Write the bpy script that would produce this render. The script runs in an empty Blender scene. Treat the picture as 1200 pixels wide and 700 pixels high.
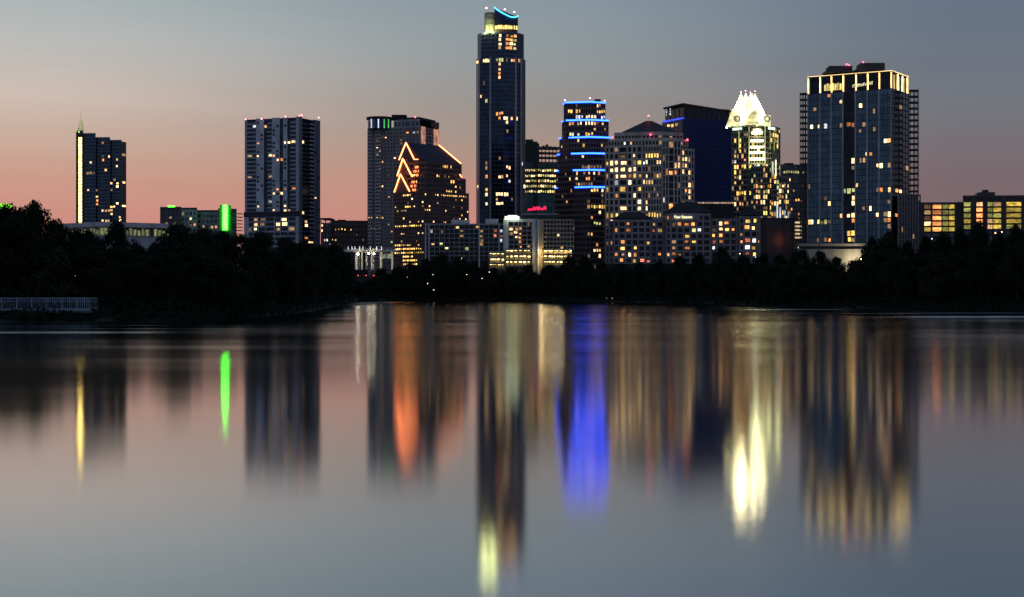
import bpy, bmesh, math, random
from mathutils import Vector, Matrix
random.seed(7)
R = math.radians
S = bpy.context.scene
COL = S.collection

# ---------------------------------------------------------------- camera
CAMH, FPX, HY = 5.0, 1200 * 55 / 36, 340.0      # eye height (m), focal length and horizon row of the 1200 px photograph
cam_d = bpy.data.cameras.new('camera')
cam_d.lens, cam_d.sensor_width = 55, 36
cam_d.shift_y = -10 / 1200
cam_d.clip_start, cam_d.clip_end = 1, 40000
cam = bpy.data.objects.new('camera', cam_d)
cam.location = (0, 0, CAMH)
cam.rotation_euler = (R(90), 0, 0)
COL.objects.link(cam)
S.camera = cam

# ---------------------------------------------------------------- view, engine
S.view_settings.view_transform = 'Standard'
S.view_settings.look = 'None'
S.view_settings.exposure = 0
S.view_settings.gamma = 1
S.view_settings.use_curve_mapping = False
S.render.engine = 'CYCLES'
S.cycles.use_denoising = True
try:
    S.cycles.denoiser = 'OPENIMAGEDENOISE'
except Exception:
    pass
S.cycles.max_bounces = 6
S.cycles.glossy_bounces = 4
S.cycles.sample_clamp_indirect = 12
S.cycles.use_light_tree = True
S.render.filter_size = 1.1

# ---------------------------------------------------------------- dusk sky
W = bpy.data.worlds.new('World')
S.world = W
W.use_nodes = True
nt = W.node_tree
nt.nodes.clear()


def nd(t, typ, **k):
    n = t.nodes.new(typ)
    for a, b in k.items():
        setattr(n, a, b)
    return n


def ramp(t, stops, interp='EASE'):
    r = nd(t, 'ShaderNodeValToRGB')
    r.color_ramp.interpolation = interp
    e = r.color_ramp.elements
    while len(e) < len(stops):
        e.new(0.5)
    for q, (p, c) in zip(e, stops):
        q.position = p
        q.color = (*c, 1)
    return r


def s2l(*c):
    return tuple(((x / 255 + .055) / 1.055) ** 2.4 if x > 10 else x / 255 / 12.92 for x in c)


tc = nd(nt, 'ShaderNodeTexCoord')
sep = nd(nt, 'ShaderNodeSeparateXYZ')
nt.links.new(tc.outputs['Generated'], sep.inputs[0])


def mth(t, op, a, b=None, clamp=False):
    m = nd(t, 'ShaderNodeMath', operation=op)
    m.use_clamp = clamp
    for i, x in enumerate((a, b)):
        if x is None:
            continue
        if isinstance(x, (int, float)):
            m.inputs[i].default_value = x
        else:
            t.links.new(x, m.inputs[i])
    return m.outputs[0]


zc = mth(nt, 'MULTIPLY', sep.outputs['Z'], 1.0, True)
zr = mth(nt, 'POWER', zc, 0.5, True)            # square root spreads the low sky over the ramp
q = lambda deg: math.sin(R(deg)) ** .5
left = ramp(nt, [(0, s2l(204, 128, 117)), (q(2.6), s2l(201, 140, 128)), (q(3.8), s2l(201, 150, 135)), (q(5), s2l(199, 166, 150)),
                 (q(6.6), s2l(203, 184, 172)), (q(8.7), s2l(186, 186, 184)), (q(10.6), s2l(164, 176, 177)), (q(18), s2l(112, 130, 146)), (1, s2l(74, 92, 118))], 'LINEAR')
mid = ramp(nt, [(0, s2l(200, 136, 128)), (q(2.6), s2l(198, 138, 129)), (q(3.8), s2l(188, 139, 127)), (q(5), s2l(172, 144, 131)),
                (q(6.6), s2l(153, 145, 141)), (q(8.7), s2l(143, 151, 154)), (q(10.6), s2l(136, 150, 159)), (q(18), s2l(100, 120, 140)), (1, s2l(68, 88, 116))], 'LINEAR')
right = ramp(nt, [(0, s2l(124, 99, 104)), (q(2), s2l(122, 101, 107)), (q(4), s2l(120, 104, 110)), (q(6.5), s2l(112, 115, 123)),
                  (q(10.6), s2l(99, 115, 134)), (q(18), s2l(80, 100, 126)), (1, s2l(60, 80, 108))], 'LINEAR')
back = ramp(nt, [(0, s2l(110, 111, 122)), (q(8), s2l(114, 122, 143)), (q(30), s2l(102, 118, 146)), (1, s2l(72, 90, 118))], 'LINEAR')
az = mth(nt, 'DIVIDE', sep.outputs['X'], mth(nt, 'MAXIMUM', mth(nt, 'ABSOLUTE', sep.outputs['Y']), .02))


def smooth(t, v, a, b):
    m = nd(t, 'ShaderNodeMapRange', interpolation_type='SMOOTHSTEP')
    m.inputs['From Min'].default_value, m.inputs['From Max'].default_value = a, b
    t.links.new(v, m.inputs['Value'])
    return m.outputs[0]


def mixc(t, f, a, b, mode='MIX'):
    m = nd(t, 'ShaderNodeMix', data_type='RGBA', blend_type=mode)
    if isinstance(f, (int, float)):
        m.inputs[0].default_value = f
    else:
        t.links.new(f, m.inputs[0])
    for i, x in ((6, a), (7, b)):
        if isinstance(x, tuple):
            m.inputs[i].default_value = (*x, 1)
        else:
            t.links.new(x, m.inputs[i])
    return m.outputs[2]


c1 = mixc(nt, smooth(nt, az, -.33, .02), left.outputs[0], mid.outputs[0])
c1 = mixc(nt, smooth(nt, az, -.02, .30), c1, right.outputs[0])
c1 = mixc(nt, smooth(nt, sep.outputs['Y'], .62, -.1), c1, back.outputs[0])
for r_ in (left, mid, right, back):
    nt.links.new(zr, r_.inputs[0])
# faint high haze bands so the sky is not one clean gradient
mp = nd(nt, 'ShaderNodeMapping')
mp.inputs['Scale'].default_value = (2.2, 2.2, 26)
nt.links.new(tc.outputs['Generated'], mp.inputs[0])
nz = nd(nt, 'ShaderNodeTexNoise')
nz.inputs['Scale'].default_value = 1.6
nz.inputs['Detail'].default_value = 4
nt.links.new(mp.outputs[0], nz.inputs['Vector'])
hz = nd(nt, 'ShaderNodeMapRange')
hz.inputs['To Min'].default_value, hz.inputs['To Max'].default_value = .93, 1.07
nt.links.new(nz.outputs[0], hz.inputs['Value'])
c1 = mixc(nt, 1.0, c1, hz.outputs[0], 'MULTIPLY')
sky = nd(nt, 'ShaderNodeTexSky', sky_type='NISHITA')
sky.sun_disc = False
sky.sun_elevation = R(-3)
sky.sun_rotation = R(-42)
bg1 = nd(nt, 'ShaderNodeBackground')
bg1.inputs['Strength'].default_value = .05
nt.links.new(sky.outputs[0], bg1.inputs[0])
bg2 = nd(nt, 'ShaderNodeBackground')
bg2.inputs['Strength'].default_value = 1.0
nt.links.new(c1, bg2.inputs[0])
add = nd(nt, 'ShaderNodeAddShader')
nt.links.new(bg1.outputs[0], add.inputs[0])
nt.links.new(bg2.outputs[0], add.inputs[1])
nt.links.new(add.outputs[0], nd(nt, 'ShaderNodeOutputWorld').inputs[0])

# ---------------------------------------------------------------- materials
MATS = {}


def newmat(name):
    m = bpy.data.materials.new(name)
    m.use_nodes = True
    t = m.node_tree
    b = t.nodes['Principled BSDF']
    return m, t, b


def surf(name, col, rough=.7, metal=0.0, var=.25, scale=.25, stretch=(1, 1, .35), rnd=.12):
    """plain surface with weather streaks and a small difference from object to object"""
    if name in MATS:
        return MATS[name]
    m, t, b = newmat(name)
    o = nd(t, 'ShaderNodeTexCoord')
    mpn = nd(t, 'ShaderNodeMapping')
    mpn.inputs['Scale'].default_value = stretch
    t.links.new(o.outputs['Object'], mpn.inputs[0])
    n = nd(t, 'ShaderNodeTexNoise')
    n.inputs['Scale'].default_value = scale
    n.inputs['Detail'].default_value = 6
    t.links.new(mpn.outputs[0], n.inputs['Vector'])
    mr = nd(t, 'ShaderNodeMapRange')
    mr.inputs['From Min'].default_value, mr.inputs['From Max'].default_value = .3, .7
    mr.inputs['To Min'].default_value, mr.inputs['To Max'].default_value = 1 - var, 1 + var
    t.links.new(n.outputs[0], mr.inputs['Value'])
    oi = nd(t, 'ShaderNodeObjectInfo')
    rr = nd(t, 'ShaderNodeMapRange')
    rr.inputs['To Min'].default_value, rr.inputs['To Max'].default_value = 1 - rnd, 1 + rnd
    t.links.new(oi.outputs['Random'], rr.inputs['Value'])
    f = mth(t, 'MULTIPLY', mr.outputs[0], rr.outputs[0])
    t.links.new(mixc(t, 1.0, col, f, 'MULTIPLY'), b.inputs['Base Color'])
    b.inputs['Roughness'].default_value = rough
    b.inputs['Metallic'].default_value = metal
    MATS[name] = m
    return m


def glass(name, col, rough=.12, metal=.75, bump=.02):
    """coated facade glass: each pane sits at a slightly different tilt"""
    if name in MATS:
        return MATS[name]
    m, t, b = newmat(name)
    o = nd(t, 'ShaderNodeTexCoord')
    v = nd(t, 'ShaderNodeTexVoronoi')
    v.inputs['Scale'].default_value = .28
    t.links.new(o.outputs['Object'], v.inputs['Vector'])
    n = nd(t, 'ShaderNodeTexNoise')
    n.inputs['Scale'].default_value = .06
    t.links.new(o.outputs['Object'], n.inputs['Vector'])
    mr = nd(t, 'ShaderNodeMapRange')
    mr.inputs['To Min'].default_value, mr.inputs['To Max'].default_value = .45, 1.5
    sv = nd(t, 'ShaderNodeSeparateColor')
    t.links.new(v.outputs['Color'], sv.inputs[0])
    t.links.new(mth(t, 'MULTIPLY', mth(t, 'ADD', sv.outputs[0], n.outputs[0]), .5), mr.inputs['Value'])
    oi = nd(t, 'ShaderNodeObjectInfo')
    f = mth(t, 'MULTIPLY', mr.outputs[0], mth(t, 'ADD', mth(t, 'MULTIPLY', oi.outputs['Random'], .55), .72))
    t.links.new(mixc(t, 1.0, col, f, 'MULTIPLY'), b.inputs['Base Color'])
    bp = nd(t, 'ShaderNodeBump')
    bp.inputs['Strength'].default_value = .25
    bp.inputs['Distance'].default_value = bump
    t.links.new(n.outputs[0], bp.inputs['Height'])
    t.links.new(bp.outputs[0], b.inputs['Normal'])
    b.inputs['Roughness'].default_value = rough
    b.inputs['Metallic'].default_value = metal
    MATS[name] = m
    return m


def lamp(name, col, strength, var=.72, pat=True):
    """something that gives off light; var = difference between one lit window and the next"""
    if name in MATS:
        return MATS[name]
    m, t, b = newmat(name)
    b.inputs['Base Color'].default_value = (*[c * .3 for c in col], 1)
    b.inputs['Roughness'].default_value = .4
    b.inputs['Emission Color'].default_value = (*col, 1)
    oi = nd(t, 'ShaderNodeObjectInfo')
    f = mth(t, 'MULTIPLY', mth(t, 'ADD', mth(t, 'MULTIPLY', oi.outputs['Random'], 2 * var), 1 - var), strength)
    if pat:
        o = nd(t, 'ShaderNodeTexCoord')
        n = nd(t, 'ShaderNodeTexNoise', noise_dimensions='4D')
        n.inputs['Scale'].default_value = 2.2
        n.inputs['Detail'].default_value = 3
        t.links.new(o.outputs['Generated'], n.inputs['Vector'])
        t.links.new(mth(t, 'MULTIPLY', oi.outputs['Random'], 40), n.inputs['W'])
        mr = nd(t, 'ShaderNodeMapRange')
        mr.inputs['From Min'].default_value, mr.inputs['From Max'].default_value = .32, .66
        mr.inputs['To Min'].default_value, mr.inputs['To Max'].default_value = .25, 1.5
        t.links.new(n.outputs[0], mr.inputs['Value'])
        f = mth(t, 'MULTIPLY', f, mr.outputs[0])
    t.links.new(f, b.inputs['Emission Strength'])
    MATS[name] = m
    return m


LIT = {
    's': lamp('stair_light', (1, .66, .17), 7, .25),
    'Y': lamp('lit_balcony_yellow', (1, .68, .10), .62, .5),
    'G': lamp('lit_balcony_olive', (.70, .66, .16), .42, .5),
    'w': lamp('lit_window_warm', (1, .57, .25), 1.6),
    'y': lamp('lit_window_yellow', (1, .57, .13), 1.5),
    'o': lamp('lit_window_orange', (1, .33, .09), 1.4),
    'c': lamp('lit_window_cool', (.92, .95, 1), 1.1),
    'g': lamp('lit_window_greenish', (.80, .82, .30), .7),
    'r': lamp('lit_window_red', (1, .25, .14), .9),
    'd': lamp('lit_window_dim', (1, .58, .27), .28),
    'h': lamp('lit_window_bright', (1, .63, .28), 2.8, .4),
    'b': lamp('lit_window_blue', (.15, .3, 1), 1.6),
}
RED = lamp('beacon_red', (1, .06, .12), 9, .3, False)
PINK = lamp('beacon_pink', (1, .35, .45), 5, .3, False)
STEEL = surf('dark_steel', (.06, .065, .07), .5, .4)

# ---------------------------------------------------------------- geometry helpers


def P(px, Y):
    return Vector(((px - 600) / FPX * Y, Y))


def Z(py, Y):
    return CAMH + (HY - py) / FPX * Y


def lerp(tab, x):
    if x <= tab[0][0]:
        return tab[0][1]
    for (a, b), (c, d) in zip(tab, tab[1:]):
        if x <= c:
            return b + (d - b) * (x - a) / (c - a)
    return tab[-1][1]


SHORE_PY = [(-900, 379), (0, 377), (100, 377), (250, 374), (290, 372), (340, 368), (380, 361.5), (400, 358), (418, 355), (450, 353), (520, 352),
            (600, 352), (700, 353.5), (850, 357), (950, 360), (1060, 363), (1200, 364), (2400, 366)]
RISE = [(-12, -2.0), (0, 0.0), (2.5, .8), (12, 2.2), (45, 4.2), (150, 9), (420, 10), (16000, 10)]


def shoreY(px):
    return CAMH * FPX / (lerp(SHORE_PY, px) - HY)


def ground_z(x, y):
    px = 600 + x / y * FPX
    return lerp(RISE, y - shoreY(px))


class MB:
    """collects shapes; build() links them as ONE mesh object"""

    def __init__(self):
        self.v, self.f, self.mi, self.m = [], [], [], 0

    def add(self, vs, fs):
        o = len(self.v)
        self.v += [tuple(x) for x in vs]
        self.f += [tuple(o + i for i in f) for f in fs]
        self.mi += [self.m] * len(fs)

    def prism(self, poly, z0, z1, top=None):
        top = top or poly
        n = len(poly)
        vs = [(p[0], p[1], z0) for p in poly]
        vs += [(p[0], p[1], z1 if len(p) < 3 else p[2]) for p in top]
        fs = [(i, (i + 1) % n, n + (i + 1) % n, n + i) for i in range(n)]
        self.add(vs, fs + [tuple(range(n))[::-1], tuple(range(n, 2 * n))])

    def ob(self, A, u, n, u0, u1, n0, n1, z0, z1):
        """box in a wall's own frame: u along, n outward, z up"""
        A, u, n = Vector(A[:2]), Vector(u), Vector(n)
        p = [A + u * a + n * b for a, b in ((u0, n1), (u1, n1), (u1, n0), (u0, n0))]
        self.prism(p, z0, z1)

    def box(self, x0, x1, y0, y1, z0, z1):
        self.prism([(x0, y0), (x1, y0), (x1, y1), (x0, y1)], z0, z1)

    def tube(self, p, q_, r0, r1=None, seg=6):
        p, q_ = Vector(p), Vector(q_)
        r1 = r0 if r1 is None else r1
        d = (q_ - p).normalized()
        a = d.orthogonal().normalized()
        b = d.cross(a)
        vs = []
        for c, r_ in ((p, r0), (q_, r1)):
            vs += [c + (a * math.cos(2 * math.pi * i / seg) + b * math.sin(2 * math.pi * i / seg)) * r_ for i in range(seg)]
        fs = [(i, (i + 1) % seg, seg + (i + 1) % seg, seg + i) for i in range(seg)]
        self.add(vs, fs + [tuple(range(seg))[::-1], tuple(range(seg, 2 * seg))])

    def ball(self, c, r_, seg=8, rings=5, sz=1):
        vs, fs = [], []
        for j in range(1, rings):
            t = math.pi * j / rings
            vs += [(c[0] + r_ * math.sin(t) * math.cos(2 * math.pi * i / seg), c[1] + r_ * math.sin(t) * math.sin(2 * math.pi * i / seg),
                    c[2] + r_ * sz * math.cos(t)) for i in range(seg)]
        for j in range(rings - 2):
            fs += [(j * seg + i, (j + 1) * seg + i, (j + 1) * seg + (i + 1) % seg, j * seg + (i + 1) % seg) for i in range(seg)]
        n = len(vs)
        vs += [(c[0], c[1], c[2] + r_ * sz), (c[0], c[1], c[2] - r_ * sz)]
        fs += [(n, i, (i + 1) % seg) for i in range(seg)]
        fs += [(n + 1, (rings - 2) * seg + (i + 1) % seg, (rings - 2) * seg + i) for i in range(seg)]
        self.add(vs, fs)

    def mesh(self, name, mats, org=(0, 0, 0), fix=True):
        me = bpy.data.meshes.new(name)
        me.from_pydata([(a - org[0], b - org[1], c - org[2]) for a, b, c in self.v], [], self.f)
        mats = mats if isinstance(mats, (list, tuple)) else [mats]
        for m in mats:
            me.materials.append(m)
        if len(mats) > 1:
            me.polygons.foreach_set('material_index', self.mi)
        if fix:
            bm = bmesh.new()
            bm.from_mesh(me)
            bmesh.ops.recalc_face_normals(bm, faces=bm.faces)
            bm.to_mesh(me)
            bm.free()
        me.update()
        return me

    def build(self, name, mats, parent=None, fix=True, loc=None):
        org = parent['_org'] if parent is not None and '_org' in parent else (loc or (0, 0, 0))
        o = bpy.data.objects.new(name, self.mesh(name, mats, org, fix))
        COL.objects.link(o)
        if parent is not None:
            o.parent = parent
        elif loc:
            o.location = loc
        return o


def tag(o, label=None, cat=None, group=None, kind=None):
    for k, v in (('label', label), ('category', cat), ('group', group), ('kind', kind)):
        if v:
            o[k] = v
    return o


def thing(name, label, cat, loc=(0, 0, 0), group=None):
    o = bpy.data.objects.new(name, None)
    o.empty_display_size = 1
    o.location = loc
    o['_org'] = tuple(loc)
    COL.objects.link(o)
    return tag(o, label, cat, group)


class Face:
    n_made = 0

    def __init__(self, A, B):
        self.A, self.B = Vector(A[:2]), Vector(B[:2])
        self.w = (self.B - self.A).length
        self.u = (self.B - self.A) / self.w
        self.n = Vector((self.u.y, -self.u.x))
        Face.n_made += 1
        self.e = (Face.n_made % 9) * .017      # keeps neighbouring trim off one plane

    def pu(self, px):
        k = (px - 600) / FPX
        return (k * self.A.y - self.A.x) / (self.u.x - k * self.u.y)

    def pt(self, px, py):
        t = self.pu(px)
        p = self.A + self.u * t
        return Vector((p.x, p.y, Z(py, p.y)))

    def shift(self, d):
        return Face(self.A + self.n * d, self.B + self.n * d)


def pix(p):
    return 600 + p[0] / p[1] * FPX, HY - (p[2] - CAMH) / p[1] * FPX


UNIT = {}


def unit_box(mat):
    k = ('b', mat.name)
    if k not in UNIT:
        m = MB()
        m.box(-.5, .5, -.5, .5, -.5, .5)
        UNIT[k] = m.mesh('window', mat)
    return UNIT[k]


def unit_balcony(mat):
    k = ('l', mat.name)
    if k not in UNIT:
        m = MB()
        m.box(-.5, .5, -1, 0, 0, .18)
        m.box(-.5, .5, -1.0, -.9, .181, 1)
        m.box(-.5, -.46, -.9, -.001, .181, .95)
        m.box(.46, .5, -.9, -.001, .181, .95)
        UNIT[k] = m.mesh('balcony', mat)
    return UNIT[k]


SEPARATE = {'pier', 'column', 'post', 'mast', 'balcony', 'roof_unit', 'deck', 'drum_ring', 'fin_wall', 'base_wall', 'end_wall', 'plant_room', 'ledge'}


class Building:
    def __init__(self, name, label, cat, px, Y, group=None, dark=None, maxdark=100):
        p = P(px, Y)
        self.zb = 9.0 if Y > 700 else ground_z(p.x, p.y)
        self.root = thing(name, label, cat, (p.x, p.y, self.zb), group)
        self.parts, self.cells, self.lit, self.balcs = {}, [], {}, []
        self.dark = dark or glass('glass_dark', (.05, .07, .10))
        self.maxdark = maxdark
        self.shrink = (.58, .95)
        self.n_sep = 0
        self.Y = Y

    def mb(self, part, mat):
        key = (part, mat.name)
        if part in SEPARATE:                      # each of these is a part of its own
            self.n_sep += 1
            key = (part, mat.name + str(self.n_sep))
        return self.parts.setdefault(key, (MB(), mat))[0]

    def core(self, poly, z0, z1, mat, part='glazing', top=None):
        self.mb(part, mat).prism(poly, z0, z1, top)

    def grid(self, f, z0, z1, cols, rows, pw, sh, d, mat, part='wall', cells=True, off=.0, margin=.0, ztop=.3, spands=True, mid_piers=True, dark=None):
        """piers and spandrels standing proud of the glass; cols = number or list of photo columns, rows = number of storeys"""
        us = [f.w * i / cols for i in range(cols + 1)] if isinstance(cols, int) else [f.pu(c) for c in cols]
        m = self.mb(part, mat)
        fh = (z1 - z0) / rows
        for i, a in enumerate(us):
            if not mid_piers and 0 < i < len(us) - 1:
                continue
            lo, hi = (a - pw / 2, a + pw / 2)
            if i == 0:
                lo, hi = a - .02, a + pw * .75
            if i == len(us) - 1:
                lo, hi = a - pw * .75, a + .02
            m.ob(f.A, f.u, f.n, lo, hi, off - .1, off + d + f.e, z0, z1 + ztop + f.e)
        if spands:
            for j in range(rows + 1):
                zc_ = z0 + fh * j
                a, b = (zc_ - sh / 2, zc_ + sh / 2)
                if j == 0:
                    a, b = z0 + .01, z0 + sh / 2
                if j == rows:
                    a, b = z1 - sh / 2, z1 + ztop - .03
                m.ob(f.A, f.u, f.n, us[0] + .03, us[-1] - .03, off - .1, off + d * .8 + f.e - .03, a, b)
        if cells:
            for a, b in zip(us, us[1:]):
                for j in range(rows):
                    self.cell(f, a + pw / 2 + margin, b - pw / 2 - margin, z0 + fh * j + sh / 2 + margin, z0 + fh * (j + 1) - sh / 2 - margin, off, dark)

    def cell(self, f, u0, u1, z0, z1, off=0.0, dark=None, quiet=False):
        if u1 - u0 < .25 or z1 - z0 < .25:
            return
        c = f.A + f.u * (u0 + u1) / 2 + f.n * (off + .03)
        p = (c.x, c.y, (z0 + z1) / 2)
        self.cells.append((p, math.atan2(f.u.y, f.u.x), u1 - u0, z1 - z0, pix(p), dark or self.dark, quiet))

    def strips(self, f, z0, z1, fh, spec, panel, pier=None, slat=None, ztop=.3):
        """facade of vertical strips: P panel with small windows, G glass with floor lines, B stacked balconies, S dark slot, R pier"""
        pier, slat = pier or panel, slat or panel
        rows = max(1, round((z1 - z0) / fh))
        fh = (z1 - z0) / rows
        for s in spec:
            a, b, t = f.pu(s[0]), f.pu(s[1]), s[2]
            n = s[3] if len(s) > 3 else 1
            if t == 'P':
                self.mb('wall', panel).ob(f.A, f.u, f.n, a, b, -.1, .5 + f.e, z0, z1 + ztop + f.e)
                st = (b - a) / n
                for i in range(n):
                    for j in range(rows):
                        self.cell(f, a + st * (i + .2), a + st * (i + .8), z0 + fh * (j + .28), z0 + fh * (j + .8), .5 + f.e, quiet=True)
            elif t == 'R':
                self.mb('pier', pier).ob(f.A, f.u, f.n, a, b, -.1, .75 + f.e, z0, z1 + ztop + .05 + f.e)
            elif t in 'GBS':
                st = (b - a) / n
                for j in range(rows):
                    if t == 'G':
                        self.mb('spandrel', pier).ob(f.A, f.u, f.n, a + .05, b - .05, -.1, .16 + f.e, z0 + fh * j, z0 + fh * j + .55)
                    for i in range(n):
                        self.cell(f, a + st * i + .15, a + st * (i + 1) - .15, z0 + fh * j + .7, z0 + fh * (j + 1) - .15)
                if t == 'B':
                    for j in range(rows):
                        c = f.A + f.u * (a + b) / 2
                        self.balcs.append(((c.x, c.y, z0 + fh * j), math.atan2(f.u.y, f.u.x), (b - a) * .94, 1.3, fh * .42, slat))

    def light(self, spec, default=None, tol=4.5):
        """'x,y' lights the window seen nearest that photo pixel, 'x0-x1,y' a whole run; a trailing letter is the colour"""
        rg = random.Random(len(spec))
        for tok in spec.split():
            col = default or rg.choice('wwwwyhod')
            if tok[-1].isalpha():
                col, tok = tok[-1], tok[:-1]
            xs, y = tok.split(',')
            y = float(y)
            if '-' in xs:
                x0, x1 = map(float, xs.split('-'))
                near = [(abs(c[4][1] - y), i) for i, c in enumerate(self.cells) if x0 - .8 <= c[4][0] <= x1 + .8]
                if not near or min(near)[0] > tol:
                    continue
                for i in [i for d, i in near if d <= min(near)[0] + 1.3]:
                    self.lit[i] = col
            else:
                x = float(xs)
                d, i = min(((c[4][0] - x) ** 2 + (c[4][1] - y) ** 2, i) for i, c in enumerate(self.cells))
                if d < (tol + 1) ** 2:
                    self.lit[i] = col

    def random_light(self, frac, cols='wwyd', box=None, seed=1):
        rg = random.Random(seed)
        for i, c in enumerate(self.cells):
            x, y = c[4]
            if box and not (box[0] <= x <= box[2] and box[1] <= y <= box[3]):
                continue
            if i not in self.lit and rg.random() < frac:
                self.lit[i] = rg.choice(cols)

    def part_obj(self, name, mesh, loc, rz, sc):
        o = bpy.data.objects.new(name, mesh)
        r = self.root.location
        o.location = (loc[0] - r.x, loc[1] - r.y, loc[2] - r.z)
        o.rotation_euler = (0, 0, rz)
        o.scale = sc
        o.parent = self.root
        COL.objects.link(o)
        return o

    def beacon(self, px, py, Y=None, r_=.55, mat=None):
        Y = Y or self.Y
        p = P(px, Y)
        m = MB()
        z = Z(py, Y)
        m.ball((p.x, p.y, z), r_)
        o = m.build('beacon', mat or RED, self.root)
        m = MB()
        m.tube((p.x, p.y, z - 2.6), (p.x, p.y, z - r_ * .8), .12)
        m.build('mast', STEEL, self.root).parent = o
        return o

    def finish(self):
        rg = random.Random(len(self.cells))
        for (part, _), (m, mat) in self.parts.items():
            m.build(part, mat, self.root)
        lit = sorted(self.lit.items())
        rg.shuffle(lit)
        rest = MB()
        rmats, rix = [], {}

        def merge(c, mat):
            if mat.name not in rix:
                rix[mat.name] = len(rmats)
                rmats.append(mat)
            rest.m = rix[mat.name]
            p, a, w, h, _, dk, _q = c
            u = Vector((math.cos(a), math.sin(a)))
            rest.ob(p, u, (u.y, -u.x), -w / 2, w / 2, -.09, .09, p[2] - h / 2, p[2] + h / 2)
        n = 0
        for i, k in lit:
            c = self.cells[i]
            if n < 100:
                p, a, w, h, _, dk, _q = c
                fw, fh = (rg.uniform(*self.shrink), rg.uniform(*self.shrink)) if self.shrink and k != 's' else (1, 1)
                du, dz = w * (1 - fw) * rg.uniform(-.5, .5), h * (1 - fh) * rg.uniform(-.5, .5)
                q_ = (p[0] + math.cos(a) * du, p[1] + math.sin(a) * du, p[2] + dz)
                self.part_obj('window', unit_box(LIT[k]), q_, a, (w * fw, .18, h * fh))
                n += 1
            else:
                merge(c, LIT[k])
        dark = [i for i in range(len(self.cells)) if i not in self.lit and not (self.cells[i][6] and rg.random() < .75)]
        rg.shuffle(dark)
        k = 0
        for i in dark:
            c = self.cells[i]
            if n < 100 and k < self.maxdark:
                p, a, w, h, _, dk, _q = c
                self.part_obj('window', unit_box(dk), p, a, (w, .18, h))
                n += 1
                k += 1
            else:
                merge(c, c[5])
        if rest.f:
            rest.build('window', rmats, self.root)['kind'] = 'stuff'
        rest = MB()
        for j, (p, a, w, d, h, mat) in enumerate(self.balcs):
            if j < 100:
                self.part_obj('balcony', unit_balcony(mat), p, a, (w, d, h))
            else:
                u = Vector((math.cos(a), math.sin(a)))
                nn = Vector((u.y, -u.x))
                rest.ob(p, u, nn, -w / 2, w / 2, 0, d, p[2], p[2] + h * .18)
                rest.ob(p, u, nn, -w / 2, w / 2, d * .9, d, p[2] + h * .181, p[2] + h)
        if rest.f:
            rest.build('balcony', self.balcs[0][5], self.root)['kind'] = 'stuff'
        return self.root


def two_face(xl, xc, xr, Y, d1, ylo=None):
    """plan of a square-cornered block whose near corner stands at photo column xc, depth Y; d1 = how far its left end lies behind"""
    C = P(xc, Y)
    A = P(xl, Y + d1)
    L = (A - C)
    n = Vector((-L.y, L.x)).normalized()
    if n.y < 0:
        n = -n
    k = (xr - 600) / FPX
    t = (k * C.y - C.x) / (n.x - k * n.y)
    B = C + n * t
    D = A + n * t
    return [A, C, B, D], Face(A, C), Face(C, B)


def block(b, poly, z0, z1, mat, part):
    b.mb(part, mat).prism(poly, z0, z1)


def scale_poly(poly, s):
    c = sum((Vector(p[:2]) for p in poly), Vector((0, 0))) / len(poly)
    return [c + (Vector(p[:2]) - c) * s for p in poly]


def front_poly(pts, depth):
    """pts: (photo column, depth) along the visible front, left to right"""
    v = [P(a, b) for a, b in pts]
    d = (v[0] + v[-1]).normalized() * depth      # the block runs straight back from a front that faces the lake
    return v + [v[-1] + d, v[0] + d], [Face(a, b) for a, b in zip(v, v[1:])]


def glow_bar(b, p, q_, r_, mat, part='light_strip'):
    m = MB()
    m.tube(p, q_, r_, r_, 6)
    return m.build(part, mat, b.root)

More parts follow.
